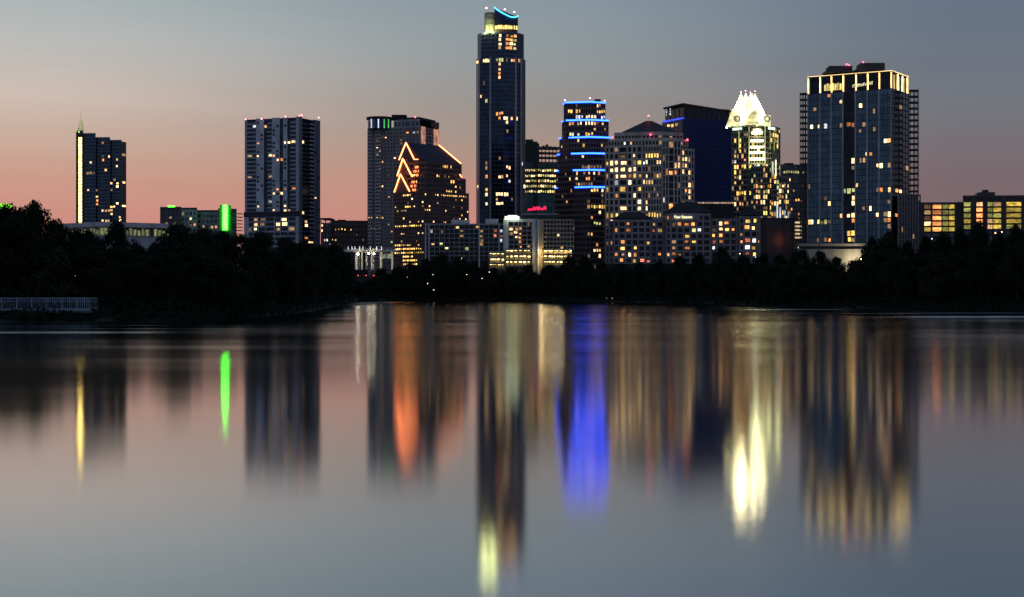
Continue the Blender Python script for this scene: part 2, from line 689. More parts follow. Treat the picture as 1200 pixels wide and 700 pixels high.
# ---------------------------------------------------------------- setting: water, ground
def make_water():
    m, t, b = newmat('lake_water')
    o = nd(t, 'ShaderNodeTexCoord')

    def noise(sx, sy, sc, det):
        mpn = nd(t, 'ShaderNodeMapping')
        mpn.inputs['Scale'].default_value = (sx, sy, 1)
        t.links.new(o.outputs['Object'], mpn.inputs[0])
        n = nd(t, 'ShaderNodeTexNoise')
        n.inputs['Scale'].default_value = sc
        n.inputs['Detail'].default_value = det
        t.links.new(mpn.outputs[0], n.inputs['Vector'])
        return n.outputs[0]
    a = noise(.010, .034, 1, 5)        # wind patches
    c = noise(.03, .12, 1, 3)          # fine cat's-paws
    xyz = nd(t, 'ShaderNodeSeparateXYZ')
    t.links.new(o.outputs['Object'], xyz.inputs[0])
    open_ = smooth(t, xyz.outputs['Y'], 45, 170)      # sheltered near the camera's bank, ruffled on the open lake
    n01 = nd(t, 'ShaderNodeMapRange')
    n01.inputs['From Min'].default_value, n01.inputs['From Max'].default_value = .36, .70
    t.links.new(mth(t, 'ADD', mth(t, 'MULTIPLY', a, .75), mth(t, 'MULTIPLY', c, .25)), n01.inputs['Value'])
    base = mth(t, 'ADD', mth(t, 'MULTIPLY', open_, WATER_FAR - WATER_NEAR), WATER_NEAR)
    rough = mth(t, 'MULTIPLY', base, mth(t, 'ADD', mth(t, 'MULTIPLY', n01.outputs[0], WATER_VAR), 1 - WATER_VAR / 2))
    fine = noise(.006, .085, 1, 2)      # thin ruffled lines close in under the right bank and off the left one
    side = mth(t, 'MAXIMUM', mth(t, 'MULTIPLY', smooth(t, xyz.outputs['X'], 45, 90), smooth(t, xyz.outputs['Y'], 225, 300)),
               mth(t, 'MULTIPLY', smooth(t, xyz.outputs['X'], -30, -60), smooth(t, xyz.outputs['Y'], 130, 210)))
    ln = nd(t, 'ShaderNodeMapRange')
    ln.inputs['From Min'].default_value, ln.inputs['From Max'].default_value = .46, .58
    t.links.new(fine, ln.inputs['Value'])
    rough = mth(t, 'ADD', rough, mth(t, 'MULTIPLY', mth(t, 'MULTIPLY', side, ln.outputs[0]), .17))
    # mirror-like ripples with a short-tailed slope distribution over a dark body of water
    gl = nd(t, 'ShaderNodeBsdfGlossy', distribution='BECKMANN')
    gl.inputs['Color'].default_value = (.90, .93, .96, 1)
    t.links.new(rough, gl.inputs['Roughness'])
    df = nd(t, 'ShaderNodeBsdfDiffuse')
    df.inputs['Color'].default_value = (.010, .014, .018, 1)
    fr = nd(t, 'ShaderNodeFresnel')
    fr.inputs['IOR'].default_value = 1.333
    mx = nd(t, 'ShaderNodeMixShader')
    t.links.new(mth(t, 'ADD', mth(t, 'MULTIPLY', fr.outputs[0], 1 - WATER_MIRROR), WATER_MIRROR), mx.inputs[0])
    t.links.new(df.outputs[0], mx.inputs[1])
    t.links.new(gl.outputs[0], mx.inputs[2])
    # a small share of longer, steeper wavelets draws bright lights out into ribbons
    sw = nd(t, 'ShaderNodeBsdfGlossy', distribution='BECKMANN')
    sw.inputs['Color'].default_value = (.90, .93, .96, 1)
    sw.inputs['Roughness'].default_value = .22
    m2 = nd(t, 'ShaderNodeMixShader')
    m2.inputs[0].default_value = .03
    t.links.new(mx.outputs[0], m2.inputs[1])
    t.links.new(sw.outputs[0], m2.inputs[2])
    mx = m2
    t.links.new(mx.outputs[0], t.nodes['Material Output'].inputs['Surface'])
    t.nodes.remove(b)
    w = MB()
    w.add([(-9000, -600, 0), (9000, -600, 0), (9000, 14000, 0), (-9000, 14000, 0)], [(0, 1, 2, 3)])
    tag(w.build('water', m, fix=False), kind='structure')


WATER_NEAR, WATER_FAR, WATER_VAR, WATER_MIRROR = .092, .170, .35, .46
make_water()

soil = surf('bank_soil', (.013, .014, .011), .95, 0, .4, .15, (1, 1, 1))
g = MB()
cols = [-2600, -1800, -1300, -900, -600, -400, -200] + list(range(-100, 1301, 10)) + [1400, 1600, 1900, 2300, 2900, 3800]
rows_ = [-12, 0, 1, 2.5, 6, 12, 25, 45, 90, 150, 420, 1500, 6000, 13000]
rg = random.Random(3)
for p in cols:
    jit = rg.uniform(-1.5, 1.5)
    for d in rows_:
        Y = shoreY(p) + d + (jit if d < 20 else 0)
        v = P(p, Y)
        g.v.append((v.x, v.y, lerp(RISE, d) + (rg.uniform(-.15, .25) if 0 < d < 60 else 0)))
nr = len(rows_)
for i in range(len(cols) - 1):
    for j in range(nr - 1):
        g.f.append((i * nr + j, (i + 1) * nr + j, (i + 1) * nr + j + 1, i * nr + j + 1))
        g.mi.append(0)
tag(g.build('ground', soil, fix=False), kind='structure')

# ---------------------------------------------------------------- the skyline, left to right
GLN = glass('glass_navy', (.026, .045, .08))
GLB = glass('glass_blue', (.065, .11, .15))
GLK = glass('glass_black', (.018, .022, .03))
GLT = glass('glass_teal', (.05, .10, .11))
GREY = surf('panel_blue_grey', (.56, .60, .66), .6)
LGREY = surf('concrete_light', (.36, .36, .36), .8)
BEIGE = surf('stone_beige', (.42, .37, .32), .85)
TAUPE = surf('stone_taupe', (.33, .29, .28), .85)
BROWN = surf('stone_red_brown', (.15, .095, .085), .8)
DARKC = surf('concrete_dark', (.075, .07, .075), .85)
NAVY = surf('cladding_navy', (.012, .018, .045), .45)
WHITE = surf('render_white', (.62, .62, .64), .8)
ROOF = surf('roof_dark', (.022, .024, .03), .9)
BRICK = surf('brick_dark', (.09, .055, .05), .9)
ALU = surf('aluminium_mullion', (.16, .19, .24), .45, .3)


def roof_block(b, x0, x1, ytop, ybot, Y, dep, mat, part='plant_room'):
    p, q_ = P(x0, Y), P(x1, Y)
    b.mb(part, mat).prism([p, q_, q_ + Vector((0, dep)), p + Vector((0, dep))], Z(ybot, Y), Z(ytop, Y))


# --- residential tower with the lit stair column and the spire
Y = 1500
b = Building('condo_tower', 'slim dark tower with yellow lit stair column on its left edge and green spire', 'tower', 118, Y, dark=GLN)
z0 = b.zb - 1
FH = 3.27
for i, (xa, xb, yt, da, db, gl, mat) in enumerate(((89.5, 97.5, 156, 6, 0, GLK, DARKC), (97.5, 112, 157, 1, 0, GLN, ALU), (112, 129, 161.5, 3, 2.2, GLN, ALU),
                                              (129, 142.5, 164.5, 5, 4, GLN, ALU), (142.5, 147.5, 166.5, 4.4, 12, GLK, BROWN))):
    poly, (f,) = front_poly([(xa, Y + da), (xb, Y + db)], 26)
    zt = Z(yt, Y)
    b.core(poly, z0, zt, gl)
    rows = round((zt - z0) / FH)
    if i == 0:
        b.mb('pier', mat).ob(f.A, f.u, f.n, 0, f.w * .28, -.1, .5, z0, zt + 1.5)
        b.mb('pier', mat).ob(f.A, f.u, f.n, f.w * .86, f.w, -.1, .5, z0, zt + 1.5)
        for j in range(rows - 1):
            b.cell(f, f.w * .34, f.w * .84, z0 + FH * j + .35, z0 + FH * j + 2.9)
        for c in range(len(b.cells)):
            b.lit[c] = 's'
    else:
        b.grid(f, z0, zt, {1: 4, 2: 5, 3: 4, 4: 1}[i], rows, .35, .8, .3, mat, part='mullion', ztop=.8)
b.mb('wall', DARKC).prism(front_poly([(90, Y + 7), (97.2, Y + 1)], 20)[0], Z(156, Y), Z(152.5, Y))
b.light('120,168 119,185 121.4,188o 126,182 136,186 145,182 138,193 123,200 105,191 103-111,203 133.4,209 130,216 138,214h 138,218h 143.6,213 130,224 101.4,222 115,222 115,230 115,234o 114.5,238o 137,238.6h 130,242.6 133.6,242.6 143.6,241 121-129,246.6 131,246.6 130,250 142,254 120-126,258 139-143,258 128,258')
m = MB()
cx, cy = P(94.8, Y + 8)
for k in range(4):
    a0 = math.pi / 4 + k * math.pi / 2
    c0 = Vector((cx + 3.2 * math.cos(a0), cy + 3.2 * math.sin(a0), Z(153, Y)))
    m.tube(c0, (cx, cy, Z(136, Y)), .35, .2)
    for j in range(1, 6):
        t = j / 6
        p1 = c0.lerp(Vector((cx, cy, Z(136, Y))), t)
        a1 = a0 + math.pi / 2
        p2 = Vector((cx + 3.2 * math.cos(a1), cy + 3.2 * math.sin(a1), Z(153, Y))).lerp(Vector((cx, cy, Z(136, Y))), t)
        m.tube(p1, p2, .28)
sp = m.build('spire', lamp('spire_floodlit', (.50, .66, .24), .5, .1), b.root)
m = MB()
m.tube((cx, cy, Z(140, Y)), (cx, cy, Z(128.5, Y)), .22, .08)
m.build('mast', STEEL, b.root).parent = sp
m = MB()
for j in range(3):
    m.ball((cx - 1 + .8 * j, cy - 3, Z(154 + j, Y)), .8)
m.build('floodlight', lamp('green_flood', (.35, .9, .1), 2.0, .1, False), b.root)
b.finish()

# --- long low hall with a broad pale roof
Y = 820
b = Building('concert_hall', 'long low hall with a broad pale overhanging roof and a dimly lit colonnade', 'hall', 130, Y)
poly, fs = front_poly([(60, Y + 30), (119, Y), (196, Y + 22)], 60)
b.zb = ground_z(P(120, Y).x, Y)
zr0, zr1 = Z(265.5, Y), Z(260.3, Y)
b.core(poly, ground_z(P(120, Y).x, Y) - 1, Z(276, Y), surf('hall_wall_white', (.40, .40, .44), .8), 'wall')
b.core(scale_poly(poly, .985), Z(276.2, Y), zr0, glass('glass_hall', (.05, .06, .055), .2), 'glazing')
b.core(scale_poly(poly, 1.05), zr0 - .1, zr1, surf('hall_roof_pale', (.46, .45, .50), .7), 'roof')
glowm = lamp('hall_glow', (.72, .78, .32), .22, .4)
for f in fs:
    n = 16
    for i in range(n):
        b.mb('column', LGREY).ob(f.A, f.u, f.n, f.w * (i + .45) / n, f.w * (i + .55) / n, .2, .9, Z(276, Y) - .2, zr0 + .02)
    for i in range(n):
        m = MB()
        m.ob(f.A, f.u, f.n, f.w * (i + .62) / n, f.w * (i + 1.38) / n - .05, -.95, -.28 if False else -.05, Z(275.4, Y), zr0 - .7 - (i * 7 % 3) * .5)
        m.build('window', glowm if (i * 5 + 1) % 7 else b.dark, b.root)
b.finish()

# --- green lit canopy at the far left, mostly behind trees
Y = 620
b = Building('pavilion', 'pavilion roof with a bright green lit eave showing over the leftmost trees', 'building', -12, Y)
poly, fs = front_poly([(-60, Y), (14, Y)], 5)
b.core(poly, b.zb - 1, Z(246, Y), DARKC, 'wall')
b.core(scale_poly(poly, 1.03), Z(246, Y) + .01, Z(242, Y), ROOF, 'roof')
m = MB()
m.ob(fs[0].A, fs[0].u, fs[0].n, 0, fs[0].w, .35, .7, Z(245, Y), Z(239, Y))
m.build('light_strip', lamp('green_eave', (.25, .9, .04), 1.5, .1), b.root)
b.finish()

# --- mid-rise with green signs
Y = 900
b = Building('apartment_block', 'pale mid-rise block with a bright green vertical sign at its right end', 'apartments', 235, Y)
for xa, xb, yt, da, db, c in ((188, 212, 245, 4, 0, 5), (212, 231, 246, 2, 1, 4), (231, 256, 248.5, 6, 5, 5), (256, 277, 247, 0, 6, 4)):
    poly, (f,) = front_poly([(xa, Y + da), (xb, Y + db)], 22)
    zt = Z(yt, Y)
    b.core(poly, b.zb - 6, zt, GLK)
    b.grid(f, zt - 4 * 2.9 - 4.5, zt - .6, c, 5, .9, 1.2, .35, DARKC if xa in (188, 256) else LGREY, part='end_wall' if xa in (188, 256) else 'wall', ztop=1.0)
    b.mb('parapet', DARKC).ob(f.A, f.u, f.n, .05, f.w - .05, -.5, .62, zt + .35, zt + 1.3)
p = P(277, Y + 7)
for j in range(9):
    b.mb('balcony', STEEL).box(p.x, p.x + 2.6, p.y, p.y + 8, Z(250 + 4 * j, Y), Z(249.4 + 4 * j, Y))
b.light('201,255 224,257 230,261 226,266 246,266 251,264 236,265 216,253d 207,265 195,262d')
GREEN = lamp('green_sign', (.02, 1, .012), 32, .05, False)
p = P(265.5, Y - 1)
m = MB()
m.box(p.x - 1.25, p.x + 1.25, Y - 6.2, Y - 5.0, Z(270, Y), Z(241.5, Y))
for zz_ in (246, 256, 266):
    m.box(p.x - .15, p.x + .15, Y - 4.5, Y + 4, Z(zz_ + .4, Y), Z(zz_, Y))
m.build('sign', GREEN, b.root)
m = MB()
m.box(p.x - 3.2, p.x + 3.2, Y - 4.9, Y - 4.6, Z(272, Y), Z(241, Y))  # added board that keeps the sign's green light off the wall behind
m.build('sign_light_shield', STEEL, b.root)
p = P(198.5, Y - 1)
m = MB()
m.box(p.x - 1.9, p.x + 1.9, Y + 4.4, Y + 5.4, Z(244.6, Y), Z(241.5, Y))
m.build('sign', GREEN, b.root)
b.finish()

# --- broad blue-grey condo tower with podium
Y = 1150
b = Building('condo_tower', 'broad blue grey condo tower over a banded podium, red lamps along its roof', 'tower', 335, Y, dark=glass('glass_slate', (.032, .042, .06)))
poly, L, Rr = two_face(287.5, 350.5, 374.5, Y, 17)
zt, z0, zp = Z(139.5, Y), b.zb - 1, Z(249, Y)
b.core(poly, z0, zt, GLN)
b.core(scale_poly(poly, .97), zt - .2, zt + 1.2, ROOF, 'roof')
b.strips(L, zp, zt, 3.1, ((287.5, 290, 'R'), (290, 296, 'B'), (296, 300.5, 'B'), (300.5, 309.5, 'P', 2), (309.5, 314, 'S'), (314, 319, 'B'),
                          (319, 328, 'P', 2), (328, 332.2, 'S'), (332.2, 337, 'P', 1), (337, 341, 'S'), (341, 347.3, 'B'), (347.3, 350.5, 'R')), GREY,
         surf('pier_grey', (.42, .46, .53), .6), surf('balcony_grey', (.30, .33, .38), .7), 1.5)
b.strips(Rr, z0, zt, 3.1, ((350.5, 353, 'R'), (353, 361, 'G', 2), (361, 367, 'B'), (367, 374.5, 'P', 2)), surf('panel_navy_grey', (.09, .12, .18), .5), ALU,
         surf('balcony_dark', (.08, .095, .13), .7), 1.5)
f = L.shift(1.2)
b.core([f.A, f.B, L.B, L.A], z0, zp + .3, GLN, 'podium')
b.mb('cornice', NAVY).ob(f.A, f.u, f.n, -.2, f.w + .2, -.9, .9, Z(253.5, Y), zp + .9)
b.grid(f, z0 + .3, Z(253.8, Y), [289, 297.5, 303, 312, 322, 329, 338, 347, 351], 14, .7, 1.1, .4, surf('band_grey', (.34, .38, .44), .6), ztop=-.1)
b.mb('pier', GREY).ob(f.A, f.u, f.n, f.pu(348), f.w, -.1, .8, z0, Z(254, Y))
b.mb('pier', GREY).ob(f.A, f.u, f.n, .1, f.pu(292), -.1, .8, z0, Z(254, Y))
b.light('299,149c 314,148 301.7,167 334.5,165.4h 341,166.6h 345,166.6h 338,166.6h 357,166h 295.4,184 304,183 317.7,182.6h 322,182 324.6,187h 327,188h 329,188 294,210d 317,209d 327,221o 321,227h 328,227h 336,221d 342,221 318,238c 302,242.6 321,246h 335.4,241.4h 335,245.4h 338,246 370,231 324,260h 335.6,259h 333.7,264h 307,265 298,265 298,269 324.6,268 303,260d 310,256d 359,260 357.7,263h 292,270d 357,281 364,284 343,270d 352,250h')
for x, y, mt in ((287.8, 140, PINK), (306.5, 139.3, PINK), (334.5, 137, PINK), (351, 135.6, RED), (353.5, 135.2, PINK), (373.5, 138, PINK)):
    b.beacon(x, y, Y + (8 if x < 340 else 2), mat=mt)
b.finish()

# --- low dark brick office
Y = 1060
b = Building('office_block', 'low dark brick office block between two towers with one lit row of windows', 'office', 408, Y)
poly, (f,) = front_poly([(388, Y), (431, Y + 4)], 30)
b.core(poly, b.zb - 1, Z(260, Y), GLK)
b.grid(f, Z(290, Y), Z(260, Y), 12, 5, 1.2, 2.0, .4, BRICK, ztop=.8)
poly, (f2,) = front_poly([(376, Y - 2), (388, Y - 2)], 24)
b.core(poly, b.zb - 1, Z(262, Y), GLK)
b.grid(f2, Z(290, Y), Z(262, Y), 4, 5, .8, 1.4, .4, DARKC)
roof_block(b, 375, 388, 255.6, 256.8, Y - 4, 24, ROOF, 'canopy')
for x in (376, 381.5, 387):
    p = P(x, Y - 3)
    b.mb('post', STEEL).box(p.x - .3, p.x + .3, Y - 3, Y - 2.4, Z(262, Y), Z(256.8, Y))
roof_block(b, 396, 404, 257.6, 260, Y + 8, 8, ROOF)
b.light('391-404,270.5y 411,270.5y 388-395,281y 376,264h 376,268h 379,280 384,284c 419,276d 386,289 424,282d')
b.finish()

# --- round-fronted residential tower
Y = 1120
b = Building('condo_tower', 'tan gridded tower with dark round cap, white and green crown lights, behind gabled tower', 'tower', 472, Y)
poly, L, Rr = two_face(431, 492, 514, Y, 17)
zt, z0 = Z(149, Y), b.zb - 1
b.core(poly, z0, zt, GLK)
SLAT = surf('balcony_taupe', (.40, .37, .37), .8)
f = L
b.grid(f, z0, zt, [431, 434, 437, 440.5, 444, 447, 450, 454, 457.5, 461, 465, 468, 472.5, 475.5, 480, 483, 487.5, 492], 45, 1.0, 1.25, .5, TAUPE, ztop=.5, margin=.0)
for j in range(45):
    for a, c in ((432.5, 437), (440.5, 447.5)):
        z = z0 + (zt - z0) / 45 * j
        ua, uc = f.pu(a), f.pu(c)
        cc = f.A + f.u * (ua + uc) / 2
        b.balcs.append(((cc.x, cc.y, z), math.atan2(f.u.y, f.u.x), uc - ua, 1.6, 1.25, SLAT))
b.grid(Rr, z0, zt, [492, 496.5, 499, 502, 505, 508, 514], 45, .8, 1.1, .5, surf('stone_pink', (.36, .25, .22), .8))
# crown storeys: rotunda at the left, grid and pink lit panels to the right
cen = P(445, Y + 13)
ring = [(cen.x + 8.6 * math.cos(2 * math.pi * i / 24), cen.y + 8.6 * math.sin(2 * math.pi * i / 24)) for i in range(24)]
b.core(ring, zt - .2, Z(138.5, Y), GLN, 'rotunda')
b.core([(cen.x + (p[0] - cen.x) * 1.12, cen.y + (p[1] - cen.y) * 1.12) for p in ring], Z(138.5, Y) + .01, Z(135.6, Y), ROOF, 'roof')
for x, mt in ((435.3, 'c'), (443.5, 'c'), (450.4, 'g'), (455.4, 'g')):
    p = P(x, Y + 4.6 if x < 449 else Y + 5.6)
    m = MB()
    m.box(p.x - .4, p.x + .4, p.y - .9, p.y - .2, Z(149.4, Y), Z(139, Y))
    m.build('light_strip', lamp('crown_white', (.72, .72, 1), 1.2, .2) if mt == 'c' else lamp('crown_green', (.14, .85, .22), .8, .2), b.root)
ff = Face(L.A.lerp(L.B, .5), L.B)
t2 = [ff.A, ff.B, Rr.B, Rr.B + (ff.A - ff.B)]
b.core(t2, zt - .15, Z(140.5, Y), GLK)
b.grid(ff, zt, Z(140.5, Y), [462, 466.5, 470.5, 474.5, 482, 487, 492], 1, .9, 2.0, .5, LGREY, part='crown_wall', ztop=.6)
b.core(scale_poly(t2, .86), Z(140.5, Y) - .1, Z(136.8, Y), ROOF, 'plant_room')
roof_block(b, 459, 476, 134.6, 140, Y + 22, 10, ROOF)
roof_block(b, 505, 514, 143.5, 149, Y + 16, 8, BROWN)
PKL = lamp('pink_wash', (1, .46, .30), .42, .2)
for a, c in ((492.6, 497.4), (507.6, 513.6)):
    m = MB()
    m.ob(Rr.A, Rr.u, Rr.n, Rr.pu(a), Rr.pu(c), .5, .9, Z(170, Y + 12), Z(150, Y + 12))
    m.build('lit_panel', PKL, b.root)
b.random_light(.02, 'dwd', None, 2)
b.light('442,175 447,179.3h 445,179.3 442.4,180.6 448.4,190h 462.7,186 487,157c 488.4,156d 479,155.6o 449,162d 447.7,220.5h 444.5,220.5 437,257.4 442,257.4h 449,257.4 446,257.4 435,267d 459.5,273 458.6,284.5g 434,257.4 439,267d 455,205d 470,165d')
b.beacon(486.5, 137.5, Y + 4)
b.finish()

# --- stepped office tower with lit gables
Y = 1000
b = Building('office_tower', 'stepped red brown office tower whose three stacked gables are outlined in orange light', 'tower', 505, Y, dark=GLK)
poly, L, Rr = two_face(462.5, 497, 549, Y, 20)
z0 = b.zb - 1
ORL = lamp('orange_neon', (1, .235, .075), 8, .1, False)
zs = [Z(225.5, Y), Z(207.5, Y), Z(189.5, Y)]
b.core(poly, z0, zs[0], GLK)
b.grid(L, z0, zs[0], 14, 24, .5, 1.5, .35, BROWN, ztop=1.0)
b.grid(Rr, z0, zs[0], 22, 24, .55, 1.5, .35, BROWN, ztop=1.0)
inn = Rr.u                       # into the building from the left face
DX = [0, 3.2, 6.4]
roofslope = surf('roof_navy_slate', (.022, .028, .055), .85)
ends = [549, 545.5, 540.5]
gab = [(462.6, 480.5, 225.5, 469.8, 204.2), (466.0, 482.5, 206.5, 472.6, 186.0), (468.2, 485.5, 187.5, 476.3, 167.4)]
for k in range(3):
    # tier block above the previous one
    A = L.A + inn * DX[k] - L.u * 0
    Bp = L.B + inn * DX[k]
    back_ = L.n * -1
    fl = Face(A, Bp)
    xa, xb, yb, xc, yc = gab[k]
    ua, ub, uc = fl.pu(xa), fl.pu(xb), fl.pu(xc)
    pa, pb, pc = fl.pt(xa, yb), fl.pt(xb, yb), fl.pt(xc, yc)
    pb.z = pa.z
    dep = 7.5 if k < 2 else 0
    fr = Face(Bp, Bp + inn * 10)
    if k:
        uR = Face(Bp - L.u * (2.6 * k), Bp - L.u * (2.6 * k) + inn * 10)
        dr = uR.pu(ends[k])
        q0 = fl.A + L.u * max(ua - .6, 0)
        q1 = uR.A
        tp = [q0, q1, q1 + inn * dr, q0 + inn * dr]
        b.core(tp, zs[k - 1] - .2, zs[k], GLK)
        b.grid(Face(q1, q1 + inn * dr), zs[k - 1], zs[k], 18, 3, .5, 1.4, .35, BROWN, ztop=.9)
        b.grid(Face(q0, q1), zs[k - 1], zs[k], 8, 3, .5, 1.4, .35, BROWN, ztop=.9)
        if k == 2:
            # long gabled roof running back from the top gable
            e = MB()
            dd = inn * (dr - .2)
            d3 = Vector((dd.x, dd.y, 0))
            apx = pc.copy()
            lo1 = Vector((q0.x, q0.y, zs[2] + .95))
            lo2 = Vector((q1.x, q1.y, zs[2] + .95))
            e.add([lo1, lo2, apx, lo1 + d3, lo2 + d3, apx + d3 * .93], [(0, 1, 2), (3, 5, 4), (1, 4, 5, 2), (0, 2, 5, 3), (0, 3, 4, 1)])
            e.build('roof', roofslope, b.root)
            glow_bar(b, lo2 + d3 + Vector((0, -.3, .2)), apx + d3 * .93 + Vector((0, -.3, .3)), .33, ORL)
    if k < 2:
        # projecting gabled bay of this tier
        d3 = Vector((inn.x, inn.y, 0)) * 6
        e = MB()
        e.add([pa, pb, pc, pa + d3, pb + d3, pc + d3], [(0, 1, 2), (3, 5, 4), (1, 4, 5, 2), (0, 2, 5, 3), (0, 3, 4, 1)])
        e.build('gable', BROWN, b.root)
    o3 = Vector((L.n.x, L.n.y, 0)) * .45
    glow_bar(b, pa + o3, pc + o3, .40, ORL)
    glow_bar(b, pb + o3, pc + o3, .40, ORL)
    # orange lit terrace beside the gable
    if k:
        ter = lamp('terrace_orange', (1, .24, .075), 3, .5)
        for i in range(5):
            for j in range(3):
                if (i * 3 + j * 5 + k) % 4 == 0:
                    continue
                uu = fl.pu(xb) + .2 + i * 1.1
                m = MB()
                zz_ = zs[k - 1] + 1.4 + j * 2.6
                m.ob(fl.A, fl.u, fl.n, uu - (2 - j) * .6, uu - (2 - j) * .6 + .7, .36, .5, zz_, zz_ + 1.5)
                m.build('lit_panel', ter, b.root)
        glow_bar(b, fl.pt(xb, gab[k - 1][4] + 1) + o3, fl.pt(xb + 5, gab[k - 1][4] + 1) + o3, .22, ORL)
p = P(541.2, Y + 24)
glow_bar(b, (p.x, p.y, Z(208, Y + 24)), (p.x - 1.4, p.y, Z(204.4, Y + 24)), .33, ORL)
b.random_light(.05, 'yddy', None, 2)
b.light('521.6,187c 522,192.6y 524.7,193y 527.8,193y 512,209y 514.6,209y 520.7,209.7d 526,210y 530,211y 532,211y 523.6,223y 526.4,223y 529.5,223y 535,224 511,228.6 517-535,229.5y 536-545,231y 513.5,236y 497.5,228.6 473-481,228.5y 484,234 494.4,235.6 475.6-480,241y 486.8,241h 494.7,241y 504,241 467,247y 470-473,247y 498-503,247y 480,259.7 490,259 496,259.5 508,260 522,260 522,249 539,255h 544.5,256 464-496,266y 471,272h 490,271.7 496,271.7 476,285.4 487.6,284 491,285 464-494,290y 464-497,297.5y 475-481,303y 472-489,308 466,290h 480,290o')
b.finish()

# --- riverside hotel: dark gridded wing, pier, lit wing
Y = 930
b = Building('hotel', 'low hotel with a dark gridded wing and an amber lit wing over a garage', 'hotel', 580, Y, dark=GLK)
z0 = b.zb - 1
b.shrink = (.4, .8)
poly, (f,) = front_poly([(498, Y + 2), (590, Y)], 22)
zt = Z(263.5, Y)
b.core(poly, z0, zt, GLK)
SILV = surf('mullion_silver', (.30, .31, .33), .5)
b.grid(f, Z(305, Y), zt, [498.5, 503.5] + [503.5 + 5.77 * i for i in range(1, 15)] + [590], 8, .26, .32, .2, SILV, ztop=.7)
b.mb('pier', WHITE).ob(f.A, f.u, f.n, f.pu(498), f.pu(499.6), -.1, .55, z0, zt + .9)
b.mb('pier', GREY).ob(f.A, f.u, f.n, f.pu(502), f.pu(503.6), -.1, .55, z0, zt + .9)
b.mb('pier', GREY).ob(f.A, f.u, f.n, f.pu(561), f.pu(562.4), -.1, .6, z0, zt + .9)
b.mb('pier', SILV).ob(f.A, f.u, f.n, f.pu(584.5), f.pu(586), -.1, .6, z0, zt + .9)
roof_block(b, 529, 550, 257.8, 263.2, Y + 6, 8, GREY)
roof_block(b, 569, 584, 256.8, 263.2, Y + 6, 8, GREY)
poly, (f,) = front_poly([(590, Y - 3), (630, Y - 4)], 24)
zt2 = Z(258.5, Y)
b.core(poly, z0, zt2, GLK)
b.mb('pier', GREY).ob(f.A, f.u, f.n, 0, f.pu(595.8), -.1, .6, z0, zt2 + .8)
b.mb('pier', GREY).ob(f.A, f.u, f.n, f.pu(623.6), f.w, -.1, .6, z0, zt2 + .8)
b.mb('fascia', GREY).ob(f.A, f.u, f.n, f.pu(595.8), f.pu(623.6), -.1, .5, Z(260.5, Y), zt2 + .7)
b.grid(f, Z(292, Y), Z(260.5, Y), [596, 602, 607.5, 611.5, 617.5, 623.4], 6, .3, .4, .25, SILV, ztop=0)
poly, (f,) = front_poly([(630, Y - 7), (672.5, Y - 5)], 26)
b.core(poly, z0, Z(259, Y), GLK)
AMB = surf('stone_amber', (.50, .40, .26), .8)
b.mb('pier', GREY).ob(f.A, f.u, f.n, 0, f.pu(631.5), -.1, .62, z0, Z(258, Y))
b.mb('pier', AMB).ob(f.A, f.u, f.n, f.pu(631.5), f.pu(636.4), -.1, .7, z0, Z(258, Y))
b.grid(f, Z(293.5, Y), Z(258.4, Y), [636.4 + 3.98 * i for i in range(10)], 7, .42, .75, .35, AMB, ztop=.4)
b.light('506.6,273.4c 519,273d 534.4,267 541,273d 541,278d 558.6,266.7y 507.7,288.5 519,287.6g 523.7,292.5 547,291.7g 541,301h 565,272d 565,278d 565,283d 565,287d 581.5,271r 582,275r 588.6,270.7c 588.6,276d 588.6,281.6c 599,268h 605.4,267.5 609.7,267.5o 599.5,272.5d 605,272.5 609.7,273o 605,278 609.7,278o 609.7,284o 609.7,289o 622,262 622,288d 652.7,278 660,289')
m = MB()
p = P(600, Y - 6)
m.box(p.x - 4.2, p.x + 4.2, Y - 7, Y - 5, Z(257.6, Y), Z(254.4, Y))
m.box(p.x - 2.4, p.x + 3.0, Y - 6.8, Y - 5.2, Z(254.4, Y) + .01, Z(253.2, Y))
m.build('sign', lamp('sign_white_green', (.85, 1, .62), 3, .05, False), b.root)
# amber uplights washing the right wing
for i in range(7):
    q_ = f.A + f.u * (f.w * (i + .6) / 7.2) + f.n * 6
    l = bpy.data.lights.new('uplight', 'POINT')
    l.energy, l.color, l.shadow_soft_size = 1300, (1, .72, .32), .4
    lo = bpy.data.objects.new('uplight', l)
    lo.location = (q_.x - b.root.location.x, q_.y - b.root.location.y, Z(298, Y) - b.root.location.z)
    lo.parent = b.root
    COL.objects.link(lo)
b.finish()

